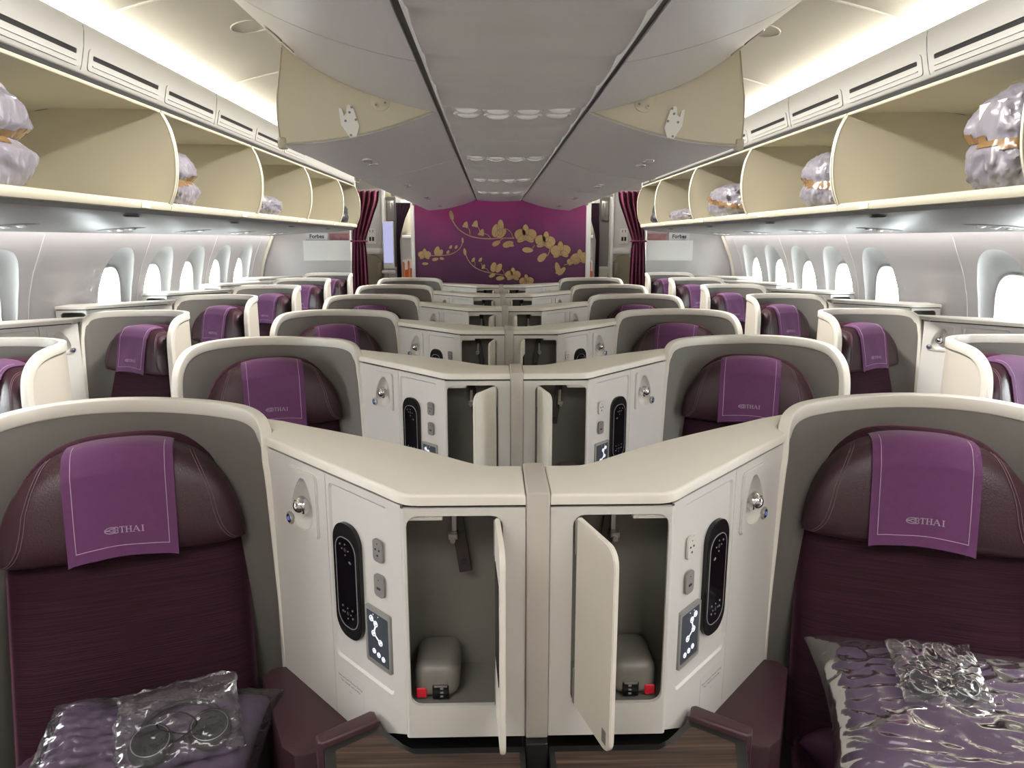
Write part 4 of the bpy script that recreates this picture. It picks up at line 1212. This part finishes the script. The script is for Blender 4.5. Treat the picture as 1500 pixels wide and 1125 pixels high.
leafp(gb, 668, 412, 74, 40, 28); leafp(gb, 755, 415, 92, 52, 18); outline(leafp(gb, 800, 408, 50, 26, -5, .001))
flower(942, 335, 92); flower(1103, 385, 86, -8); flower(1232, 462, 84, 3); flower(1395, 520, 76, 6)
leafp(gb, 915, 445, 92, 44, -4); stemp([(1000, 432), (1018, 410)], 8)
leafp(gb, 1046, 540, 92, 56, 42); stemp([(1120, 500), (1138, 468), (1140, 440)], 7)
leafp(gb, 1225, 655, 110, 44, 105); leafp(gb, 1215, 655, 86, 40, 48); leafp(gb, 1192, 640, 50, 26, 25); stemp([(1262, 572), (1300, 560)], 6)
flower(1330, 545, 46, 10)
flush()
# left spray
stemp([(426, 385), (412, 420), (385, 452), (345, 475), (300, 488), (240, 492), (165, 494)], 6)
leafp(gb, 427, 392, 46, 17, 92); 
for (x, y) in ((372, 425), (328, 425), (305, 466)): leafp(gb, x-8, y+12, 32, 20, 60); leafp(gb, x-14, y+8, 24, 12, 10)
leafp(gb, 205, 492, 76, 46, 75); leafp(gb, 225, 495, 60, 40, 55); leafp(gb, 173, 530, 54, 26, 12); leafp(gb, 235, 515, 38, 22, -8); flower(113, 492, 54); leafp(gb, 90, 560, 52, 22, 0)
flush()
# lower spray
stemp([(448, 482), (470, 530), (505, 575), (560, 610), (640, 634), (770, 656)], 7)
leafp(gb, 447, 492, 60, 24, 98); stemp([(525, 580), (526, 555), (518, 540)], 4); stemp([(585, 595), (582, 570), (574, 555)], 4); stemp([(640, 628), (622, 605), (602, 598)], 4); stemp([(770, 650), (755, 615), (735, 597)], 5)
for (x, y) in ((515, 530), (573, 530), (598, 588)): leafp(gb, x-12, y+14, 40, 24, 60); leafp(gb, x-20, y+10, 30, 14, 10)
outline(leafp(gb, 672, 630, 84, 54, 80)); outline(leafp(gb, 700, 632, 84, 50, 60, .001)); leafp(gb, 640, 668, 56, 28, 20); leafp(gb, 698, 684, 72, 36, 5)
flower(838, 660, 66); flower(952, 712, 62, 5)
flush()

# ------------------------------------------------------------------ aft bulkheads, racks, curtains, beyond
for sx, nm in ((-1, 'left'), (1, 'right')):
    MX[0] = sx
    bm = B()
    prof = [(1.775, 0), (2.50, 0), (2.78, .5), (2.83, .9), (2.83, 1.15), (2.80, 1.30), (2.68, 1.66), (2.60, 1.78), (1.775, 1.78)]
    loft(bm, [[Vector((x, 8.75, z)) for x, z in prof], [Vector((x, 8.82, z)) for x, z in prof]]); fixn(bm)
    obj('wall_aft_'+nm, bm, M['wall'], smooth=30, kind='structure')
    bm = B(); tube(bm, [(wx(z)-.012, 8.62, z) for z in [1.0+.66*t/14 for t in range(15)]], .02, 8); obj('trim_%d' % (72 if sx < 0 else 73), bm, M['wallcream'], kind='structure')
    # magazine rack
    root = empty('magazine_rack', (2.03, 8.7, 1.38)); tag(root, 'white wall-mounted magazine rack on the %s aft bulkhead' % nm, 'magazine rack', 'magazine racks')
    bm = B(); box(bm, (1.755, 8.655, 1.378), (2.31, 8.665, 1.61), .002, 1); box(bm, (1.755, 8.66, 1.378), (1.767, 8.748, 1.61), .002, 1); box(bm, (2.298, 8.66, 1.378), (2.31, 8.748, 1.61), .002, 1); box(bm, (1.755, 8.66, 1.370), (2.31, 8.748, 1.38), .002, 1)
    obj('rack_pocket', bm, M['white'], root)
    x0, x1 = (2.03, 2.275)
    bm = B(); box(bm, (x0, 8.690, 1.40), (x1, 8.702, 1.695), .001, 1)
    mg = tag(obj('magazine', bm, M['magwhite'], base=(x0, 8.7, 1.4)), 'white business magazine standing in the %s rack, nearest the window' % nm, 'magazine', 'magazines in the racks')
    cxm = sx*(x0+x1)/2
    MX[0] = 1
    tb = text_bm('Forbes', .062, lambda a, b, d: Vector((cxm+a, 8.689-d, 1.655+b)), bold=.0015); obj('magazine_title', tb, M['ink'], mg, smooth=0)
    MX[0] = sx
    bm = B(); box(bm, (1.775, 8.690, 1.40), (2.005, 8.702, 1.69), .001, 1)
    tag(obj('magazine', bm, M['magred'], base=(1.775, 8.7, 1.4)), 'reddish picture magazine standing in the %s rack, nearest the aisle' % nm, 'magazine', 'magazines in the racks')
    # curtain, gathered by a tie
    bm = B()
    rows = [(2.17, 1.385, 1.665, .030), (2.05, 1.40, 1.67, .03), (1.9, 1.455, 1.685, .028), (1.75, 1.51, 1.705, .022), (1.66, 1.545, 1.715, .014), (1.60, 1.560, 1.715, .010), (1.50, 1.555, 1.725, .016), (1.3, 1.548, 1.735, .022), (1.0, 1.545, 1.745, .028), (.6, 1.54, 1.75, .03), (.03, 1.54, 1.75, .03)]
    R_ = [catmull([(r[q], 0, 0) for r in rows], 4) for q in range(4)]
    zz = [p.x for p in R_[0]]; n = 60
    V = []
    for i, z in enumerate(zz):
        a, b, am = R_[1][i].x, R_[2][i].x, R_[3][i].x
        V.append([Vector((a+(b-a)*k/n, 8.58+am*sin(k/n*2*pi*4.5+.3*sin(z*3)), z)) for k in range(n+1)])
    loft(bm, V, False, False); fixn(bm)
    cu = tag(obj('curtain', bm, M['curtain'], base=(1.6, 8.58, 0), smooth=70), 'plum curtain tied back at the aisle on the %s' % nm, 'curtain', 'tied-back aisle curtains')
    bm = B(); tube(bm, [(1.64+.092*cos(t), 8.58+.022*sin(t), 1.60) for t in [2*pi*q/24 for q in range(24)]], .010, 8, closed=True)
    obj('tie_band', bm, M['curtain'], cu)
    # crew area beyond: wall with jumpseat, galley stack, second curtain
    bm = B(); box(bm, (1.60, 10.2, 0), (2.9, 10.26, 2.3)); obj('wall_crew_'+nm, bm, M['wall'], kind='structure')
    bm = B(); box(bm, (1.565, 10.16, 0), (1.605, 10.30, 2.3), .008, 2); box(bm, (1.60, 10.17, 1.42), (1.84, 10.2, 1.50), .01, 2); obj('trim_%d' % (74 if sx < 0 else 75), bm, M['white'], kind='structure')
    root = empty('crew_jumpseat', (1.75, 10.15, .6)); tag(root, 'folded beige crew jumpseat on the far %s wall beyond the curtain' % nm, 'jumpseat', 'crew jumpseats')
    bm = B(); plate(bm, lambda a, b, d: Vector((a, 10.13-d, b)), [(1.62, .75), (1.86, .75), (1.86, 1.36), (1.82, 1.40), (1.74, 1.415), (1.67, 1.385), (1.62, 1.32)], (), thick=.06, d0=.0); fixn(bm); obj('seat_back', bm, M['jump'], root)
    bm = B(); box(bm, (1.62, 10.02, 1.12), (1.66, 10.12, 1.30), .01, 2); obj('side_bolster', bm, M['jump'], root)
    bm = B(); box(bm, (1.70, 10.185, 1.56), (1.81, 10.199, 1.77), .002, 1); sg = tag(obj('crew_placard', bm, M['pale'], base=(1.75, 10.19, 1.65)), 'small white pictogram placard on the far %s crew wall' % nm, 'sign', 'crew wall placards')
    bm = B()
    for x in (1.735, 1.775): ball(bm, (x, 10.183, 1.745), .007, 8, 6, scale=(1, .3, 1)); box(bm, (x-.004, 10.181, 1.715), (x+.004, 10.184, 1.738)); box(bm, (x-.014, 10.181, 1.60), (x+.014, 10.184, 1.655), .002, 1)
    obj('placard_figures', bm, M['trim'], sg)
    # galley stack
    root = empty('galley_unit', (1.5, 10.4, 0)); tag(root, 'grey galley stack with metal latches beyond the %s aisle' % nm, 'galley', 'galley units')
    bm = B(); box(bm, (1.43, 10.35, 0), (1.57, 10.95, 2.2), .004, 1); obj('galley_body', bm, M['galley'], root)
    bm = B(); box(bm, (1.455, 10.32, 1.88), (1.55, 10.35, 2.15), .006, 2)
    for q in range(2): box(bm, (1.465+.045*q, 10.30, 1.92), (1.485+.045*q, 10.32, 2.12), .003, 1)
    obj('oven_latches', bm, M['metal'], root)
    bm = B(); box(bm, (1.44, 10.31, .5), (1.56, 10.35, 1.24), .004, 1); box(bm, (1.44, 10.30, 1.20), (1.56, 10.33, 1.23), .003, 1); obj('trolley_doors', bm, M['outletw'], root)
    bm = B(); V = []
    for z, a, b in ((2.12, 1.20, 1.42), (2.05, 1.23, 1.42), (1.9, 1.30, 1.42), (1.7, 1.36, 1.43), (1.6, 1.38, 1.43), (1.2, 1.37, 1.43), (.05, 1.36, 1.43)):
        V.append([Vector((a+(b-a)*k/24, 10.3+.015*sin(k/24*2*pi*4), z)) for k in range(25)])
    loft(bm, V, False, False); fixn(bm); tag(obj('curtain', bm, M['curtaind'], base=(1.4, 10.3, 0), smooth=70), 'dark curtain tied at the far doorway on the %s' % nm, 'curtain', 'far doorway curtains')
    # economy cabin far away
    bm = B(); box(bm, (1.45, 12.0, 1.70), (2.5, 17, 2.25), .05, 3)
    eb = tag(obj('far_cabin_bin', bm, M['binin'], base=(1.8, 12, 1.9)), 'cream overhead bins of the next cabin seen through the %s doorway' % nm, 'overhead bin', 'bins of the next cabin')
    bm = B(); box(bm, (1.40, 12.0, 1.64), (2.5, 17, 1.695), .01, 2); obj('bin_sill', bm, M['white'], eb)
    for j in range(5):
        yj = 12.6+.8*j
        root = empty('economy_seat', (1.92, yj, 0)); tag(root, 'orange seat with white headcloth in the next cabin, %s side, row %s' % (nm, WORDN[j]), 'seat', 'seats of the next cabin, %s' % nm)
        bm = B(); box(bm, (1.70, yj-.05, .0), (2.15, yj+.06, 1.22), .03, 2); obj('backrest', bm, M['orange'], root)
        bm = B(); box(bm, (1.73, yj-.062, 1.04), (2.12, yj+.07, 1.235), .02, 2); obj('headcloth', bm, M['pale'], root)
    bm = B()
    prof = [(2.62, 0), (2.7, 1.0), (2.66, 1.64), (2.62, 2.46)]
    loft(bm, [[Vector((x, 8.84, z)) for x, z in prof], [Vector((x, 19, z)) for x, z in prof]], False, False)
    for q in range(8): box(bm, (2.56, 11.2+q*.8, 1.0), (2.66, 11.26+q*.8, 1.62), .01, 1)
    fixn(bm); obj('wall_rear_'+nm, bm, M['wall'], kind='structure')
MX[0] = 1
# left doorway panel: daylight glare put in as blue-white emission
root = empty('crew_door_panel', (-1.5, 10.15, 1.2)); tag(root, 'tall pale panel beyond the left curtain, bluish glow standing in for daylight', 'panel')
bm = B(); box(bm, (-1.59, 10.10, 1.23), (-1.44, 10.13, 1.865), .004, 1); obj('panel_frame', bm, M['white'], root)
bm = B(); addmesh(bm, [(-1.582, 10.096, 1.30), (-1.450, 10.096, 1.30), (-1.450, 10.096, 1.855), (-1.582, 10.096, 1.855)], [(0, 1, 2, 3)]); obj('door_glare', bm, emit('door_daylight_glow', (.60, .60, .95), .42), root, smooth=0)
bm = B(); box(bm, (-1.60, 9.98, 1.16), (-1.43, 10.13, 1.20), .008, 2); obj('panel_shelf', bm, M['white'], root)

bm = B(); box(bm, (-2.95, YA-.06, 0), (2.95, YA, 2.7)); obj('wall_front', bm, M['wallcream'], kind='structure')
# floor, rear closing wall, far ceiling
bm = B(); box(bm, (-2.6, YA, -.05), (2.6, 19, 0)); obj('floor', bm, M['carpet'], kind='structure')
bm = B(); box(bm, (-2.9, 9.25, 2.42), (2.9, 19, 2.46)); box(bm, (-2.9, 8.5, 2.62), (2.9, 9.3, 2.66)); box(bm, (-2.9, 9.24, 2.42), (2.9, 9.26, 2.66)); obj('ceiling_rear', bm, M['white'], kind='structure')
bm = B(); box(bm, (-2.9, 19, 0), (2.9, 19.05, 2.5)); obj('wall_rear', bm, M['pale'], kind='structure')
bm = B(); box(bm, (-1.02, 9.1, 0), (1.04, 11.5, 2.42)); obj('wall_galley', bm, M['white'], kind='structure')
for sx in (-1, 1):
    bm = B(); box(bm, (min(sx*1.64, sx*2.9), 8.46, 1.78), (max(sx*1.64, sx*2.9), 8.50, 2.62)); obj('wall_bulkhead_%s' % ('left' if sx < 0 else 'right'), bm, M['wallcream'], kind='structure')

# ------------------------------------------------------------------ luggage and bedding
def lump(bm, c, sx, sy, sz, seed, amp=.12, freq=3., pinch=0., flat=True, sub=4, mi=0, crease=.05, grow=0., band=None):
    t = bmesh.new(); bmesh.ops.create_icosphere(t, subdivisions=sub, radius=1)
    for v in t.verts:
        d = v.co.normalized(); n = noise.noise(d*freq+Vector((seed, seed*.7, 0)))
        rg = 1-abs(noise.noise(d*freq*2.2+Vector((seed*3, 1, 5))))*2
        th = math.atan2(d.y, d.x)
        fold = abs(noise.noise(Vector((cos(th)*3.6+seed, sin(th)*3.6, d.z*1.1+seed))))*2
        fold2 = abs(noise.noise(Vector((cos(th)*8+seed, sin(th)*8, d.z*1.8))))*2
        r = 1+amp*n+crease*(.75*max(0, rg)+.9*(.5-fold)+.5*(.4-fold2))
        e = .82; q = Vector([math.copysign(abs(k)**e, k) for k in d])*r
        if pinch: w = math.exp(-(q.z/.16)**2); q.x *= 1-pinch*w; q.y *= 1-pinch*w
        v.co = Vector((c[0]+q.x*sx, c[1]+q.y*sy, c[2]+max(q.z, -.93)*sz))
        if grow: k = Vector((v.co.x-c[0], v.co.y-c[1], 0)); k.normalize() if k.length else None; v.co += k*grow
    if band:
        bmesh.ops.delete(t, geom=[v for v in t.verts if abs(v.co.z-c[2]-.15*(v.co.y-c[1])) > band], context='VERTS')
    merge(bm, t, mi)
def blanket_bag(x, y, sx, sy, h, seed, label, pinch=.2, tape=True, paper=False, m='film'):
    zf = 1.790
    root = empty('wrapped_blanket_bag', (x, y, zf)); tag(root, label, 'bag', 'bagged blankets in the bins')
    c = (x, y, zf+h/2*.93+.002)
    bm = B(); lump(bm, c, sx, sy, h/2, seed, .10, 2.4, pinch, crease=.07, sub=5); obj('plastic_bag', bm, M[m], root, smooth=60)
    if tape:
        bm = B(); lump(bm, c, sx, sy, h/2, seed, .10, 2.4, pinch, crease=.07, sub=5, grow=.004, band=.026); obj('tape_band', bm, M['tape'], root, smooth=60)
    if paper:
        bm = B(); mt = Matrix.Translation((x-(sx*.80)*(1 if x > 0 else -1), y-.005, c[2]+h*.22)) @ Matrix.Rotation(radians(-6 if x > 0 else 6), 4, 'Y')
        box(bm, (-.002, -.07, -.055), (.002, .07, .055), mtx=mt)
        for q in range(4): box(bm, (-.0032, -.05, .03-q*.02), (.0032, .05-.01*q, .0325-q*.02), mi=1, mtx=mt)
        obj('paper_label', bm, [M['paper'], M['outlet']], root)
blanket_bag(-1.83, 2.60, .13, .20, .37, 1.3, 'tall clear bag with taped waist and paper note in the first full left bin', .35, True, True)
blanket_bag(-1.80, 4.02, .11, .20, .29, 4.1, 'upright taped blanket bag in the second left bin', .25)
blanket_bag(-1.80, 5.50, .13, .30, .15, 7.7, 'low flat grey blanket bag in the third left bin', 0, False)
blanket_bag(1.80, 2.62, .14, .18, .36, 2.9, 'grey blanket bag with brown tape cross and paper label in the first full right bin', .12, True, True)
blanket_bag(1.79, 4.08, .12, .20, .29, 5.5, 'slanting pale blanket bag in the second right bin', .15)
blanket_bag(1.83, 5.75, .17, .38, .25, 8.8, 'wide grey blanket bundle with tape strip in the third right bin', .06)
blanket_bag(1.82, 7.05, .15, .38, .12, 9.9, 'flat mauve blanket bag in the fourth right bin', 0, False)
# tape running over the top of the first right bag
def backpack(x, y, label):
    root = empty('backpack', (x, y, 1.79)); tag(root, label, 'backpack', 'black backpacks')
    bm = B(); lump(bm, (x, y, 1.79+.115), .13, .22, .12, x*3, .12, 2, 0); obj('pack_body', bm, M['backpack'], root, smooth=60)
    bm = B(); lump(bm, (x-.10*(1 if x > 0 else -1), y-.05, 1.85), .06, .12, .06, 3, .1, 3, 0, sub=3); obj('front_pocket', bm, M['backpack'], root, smooth=60)
    bm = B(); tube(bm, catmull([(x-.09*(1 if x > 0 else -1), y-.14, 1.98), (x-.13*(1 if x > 0 else -1), y-.2, 1.92), (x-.12*(1 if x > 0 else -1), y-.22, 1.80)], 5), .008, 6); obj('strap', bm, M['backpack'], root)
backpack(-1.82, 8.12, 'black backpack in the last left bin beside the curtain')
backpack(1.82, 8.05, 'black backpack in the last right bin beside the curtain')

def pillow(cx, cy, cz, hx, hy, hz, rz, tx, m, name, label, wrap, seed, group):
    root = empty(name, (cx, cy, cz-hz*.8)); tag(root, label, 'pillow', group)
    mt = Matrix.Translation((cx, cy, cz)) @ Matrix.Rotation(radians(rz), 4, 'Z') @ Matrix.Rotation(radians(tx), 4, 'X')
    def surf(sg, gx, gy, gz, amp, pw=.42, lift=0.):
        def fn(a, b):
            u, v = a*2-1, b*2-1
            e = max(0, (1-u**4)*(1-v**4))**pw
            cn = 1-.10*(1-abs(u)**2)*abs(v)**3; cm = 1-.10*(1-abs(v)**2)*abs(u)**3
            z = sg*gz*e
            nn = noise.noise(Vector((u*3+seed, v*3, sg))); 
            rg = (1-abs(noise.noise(Vector((u*5+seed*2, v*9, sg*2))))*2.2)
            z += sg*(amp*nn*e+amp*.9*max(0, rg)*min(1, e*1.5))
            return mt @ Vector((u*gx*cm, v*gy*cn, z))
        return fn
    bm = B()
    for sg in (1, -1): grid(bm, 36, 30, surf(sg, hx, hy, hz, .006))
    bmesh.ops.remove_doubles(bm, verts=bm.verts, dist=.0005); fixn(bm); obj('pillow_body', bm, m, root, smooth=70)
    if wrap:
        bm = B()
        for sg in (1, -1): grid(bm, 90, 70, surf(sg, hx*1.10, hy*1.10, hz*1.05+.004, .010, .5))
        bmesh.ops.remove_doubles(bm, verts=bm.verts, dist=.0004); fixn(bm); obj('plastic_wrap', bm, M['wrap'], root, smooth=70)
    return root
pillow(-.88, 1.30, .500, .24, .17, .055, -18, 4, M['duvet'], 'folded_duvet', 'plum folded duvet on the left front seat beneath the wrapped pillow', False, 3, 'bedding on the front seats')
pillow(.90, 1.30, .512, .27, .18, .06, 16, 4, M['duvet'], 'folded_duvet', 'plum folded duvet on the right front seat beneath the wrapped pillow', False, 5, 'bedding on the front seats')
pillow(-.76, 1.23, .598, .215, .17, .062, 6, 14, M['pillow'], 'wrapped_pillow', 'purple pillow in clear film on the left front seat', True, 1.7, 'wrapped pillows')
pillow(.915, 1.265, .622, .29, .20, .070, -16, 16, M['pillow'], 'wrapped_pillow', 'large purple pillow in clear film on the right front seat', True, 6.2, 'wrapped pillows')

def headset(cx, cy, cz, rz, tx, label, sc=1.):
    root = empty('bagged_headphones', (cx, cy, cz)); tag(root, label, 'headphones', 'headphones in clear bags')
    mt = Matrix.Translation((cx, cy, cz)) @ Matrix.Rotation(radians(rz), 4, 'Z') @ Matrix.Rotation(radians(tx), 4, 'X') @ Matrix.Scale(sc, 4)
    bm = B(); P_ = [mt @ Vector((.075*cos(t), .062*sin(t), .012)) for t in [radians(-12+204*k/24) for k in range(25)]]
    tube(bm, P_, .006, 8); obj('headband', bm, M['foam'], root)
    for sg in (-1, 1):
        bm = B(); V = []
        c = Vector((sg*.052, -.028, .018))
        for rr, zz in ((.030, -.016), (.038, -.012), (.041, 0), (.038, .012), (.028, .016), (.016, .010), (.004, .008)):
            V.append([mt @ (c+Vector((rr*cos(t), rr*1.1*sin(t), zz))) for t in [2*pi*k/24 for k in range(24)]])
        loft(bm, V, True, True); fixn(bm); ear = obj('ear_cushion', bm, M['foam'], root, smooth=60)
        bm = B(); tube(bm, [mt @ (c+Vector((.033*cos(t), .036*sin(t), .013))) for t in [2*pi*k/24 for k in range(24)]], .0014, 5, closed=True); obj('ear_ring', bm, M['silver'], ear)
    bm = B(); tube(bm, [mt @ p for p in catmull([Vector((-.05, -.06, .02)), Vector((-.01, -.05, .035)), Vector((.03, -.02, .036)), Vector((.0, .02, .034)), Vector((-.04, .0, .036)), Vector((-.01, -.03, .038)), Vector((.05, -.05, .03))], 6)], .0016, 5); obj('cable', bm, M['black'], root)
    bm = B()
    def fn(sg):
        def f(a, b):
            u, v = a*2-1, b*2-1; e = max(0, (1-u**6)*(1-v**6))**.5
            z = .016+sg*.024*e+.009*noise.noise(Vector((u*3+cx*9, v*4, sg)))+.005*max(0, 1-abs(noise.noise(Vector((u*4, v*5+cx*5, sg*3))))*3)
            w = 1+.08*noise.noise(Vector((u*2, v*3, cx)))
            return mt @ Vector((u*.112*w, v*.088*w+(.02 if v > .6 else 0)*v, z))
        return f
    for sg in (1, -1): grid(bm, 50, 40, fn(sg))
    bmesh.ops.remove_doubles(bm, verts=bm.verts, dist=.0003); fixn(bm); obj('plastic_bag', bm, M['wrap2'], root, smooth=50)
headset(-.695, 1.265, .668, 24, 14, 'black headphones in a crinkled clear bag lying on the left wrapped pillow')
headset(.850, 1.325, .715, -10, 22, 'black headphones in a clear bag lying on the right wrapped pillow', .76)

# ------------------------------------------------------------------ light
def area(name, loc, rot, sx, sy, energy, col, spread=180):
    l = bpy.data.lights.new(name, 'AREA'); l.shape = 'RECTANGLE'; l.size = sx; l.size_y = sy; l.energy = energy; l.color = col; l.spread = radians(spread)
    o = bpy.data.objects.new(name, l); COL.objects.link(o); o.location = loc; o.rotation_euler = rot; return o
for sx in (-1, 1):
    # cove: shines up and inboard over the lip
    area('cove_lamp', (sx*1.66, 4.0, 2.421), (0, radians(180-22*sx), 0), .03, 9.6, 23, (1., .93, .78))
    area('inboard_cove_lamp', (sx*.822, 5.85, 2.50), (0, radians(-56*sx), 0), .05, 6.0, 30, (1., .96, .90), 66)
    area('inboard_cove_lamp', (sx*.865, 1.0, 2.50), (0, radians(-56*sx), 0), .05, 3.6, 15, (1., .96, .90), 66)
    area('aisle_fill', (sx*.875, 4.6, 2.44), (0, radians(-24*sx), 0), .04, 8.4, 22, (1., .96, .92), 50)  # added fill aimed down the aisle to brighten the window seats
    # side wash down the window wall
    area('wash_lamp', (sx*2.607, 4.6, 1.698), (0, 0, 0), .03, 8.0, 9, (1., .95, .93), 150)
    area('rear_cabin_lamp', (sx*1.2, 14.0, 2.40), (0, 0, 0), 1.2, 6, 60, (1., .95, .9))
    area('crew_area_lamp', (sx*1.3, 9.75, 2.40), (0, 0, 0), .5, .5, 2.2, (1., .95, .88))
area('forward_fill', (0, -.45, 2.52), (radians(17), 0, 0), 3.4, .6, 37, (1., .97, .95))  # added overhead fill for the front row, no fixture around it
w = bpy.data.worlds.new('daylight'); SC.world = w; w.use_nodes = True
bg = w.node_tree.nodes['Background']; bg.inputs[0].default_value = (.95, .98, 1., 1); bg.inputs[1].default_value = 15

# ------------------------------------------------------------------ camera
cam = bpy.data.cameras.new('camera'); co = bpy.data.objects.new('camera', cam); COL.objects.link(co); SC.camera = co
co.location = (-.076, 0, 1.62); cam.sensor_fit = 'HORIZONTAL'; cam.sensor_width = 36; cam.lens = 36*1050/1500; cam.clip_start = .02; cam.clip_end = 100
co.rotation_mode = 'XYZ'; co.rotation_euler = (radians(90-11.4), 0, radians(-1.5))
SC.view_settings.view_transform = 'Standard'; SC.view_settings.look = 'None'; SC.view_settings.gamma = 1; SC.view_settings.use_curve_mapping = False
SC.view_settings.exposure = 0.9
SC.cycles.max_bounces = 10; SC.cycles.diffuse_bounces = 5; SC.cycles.transparent_max_bounces = 16
SC.cycles.sample_clamp_indirect = 8
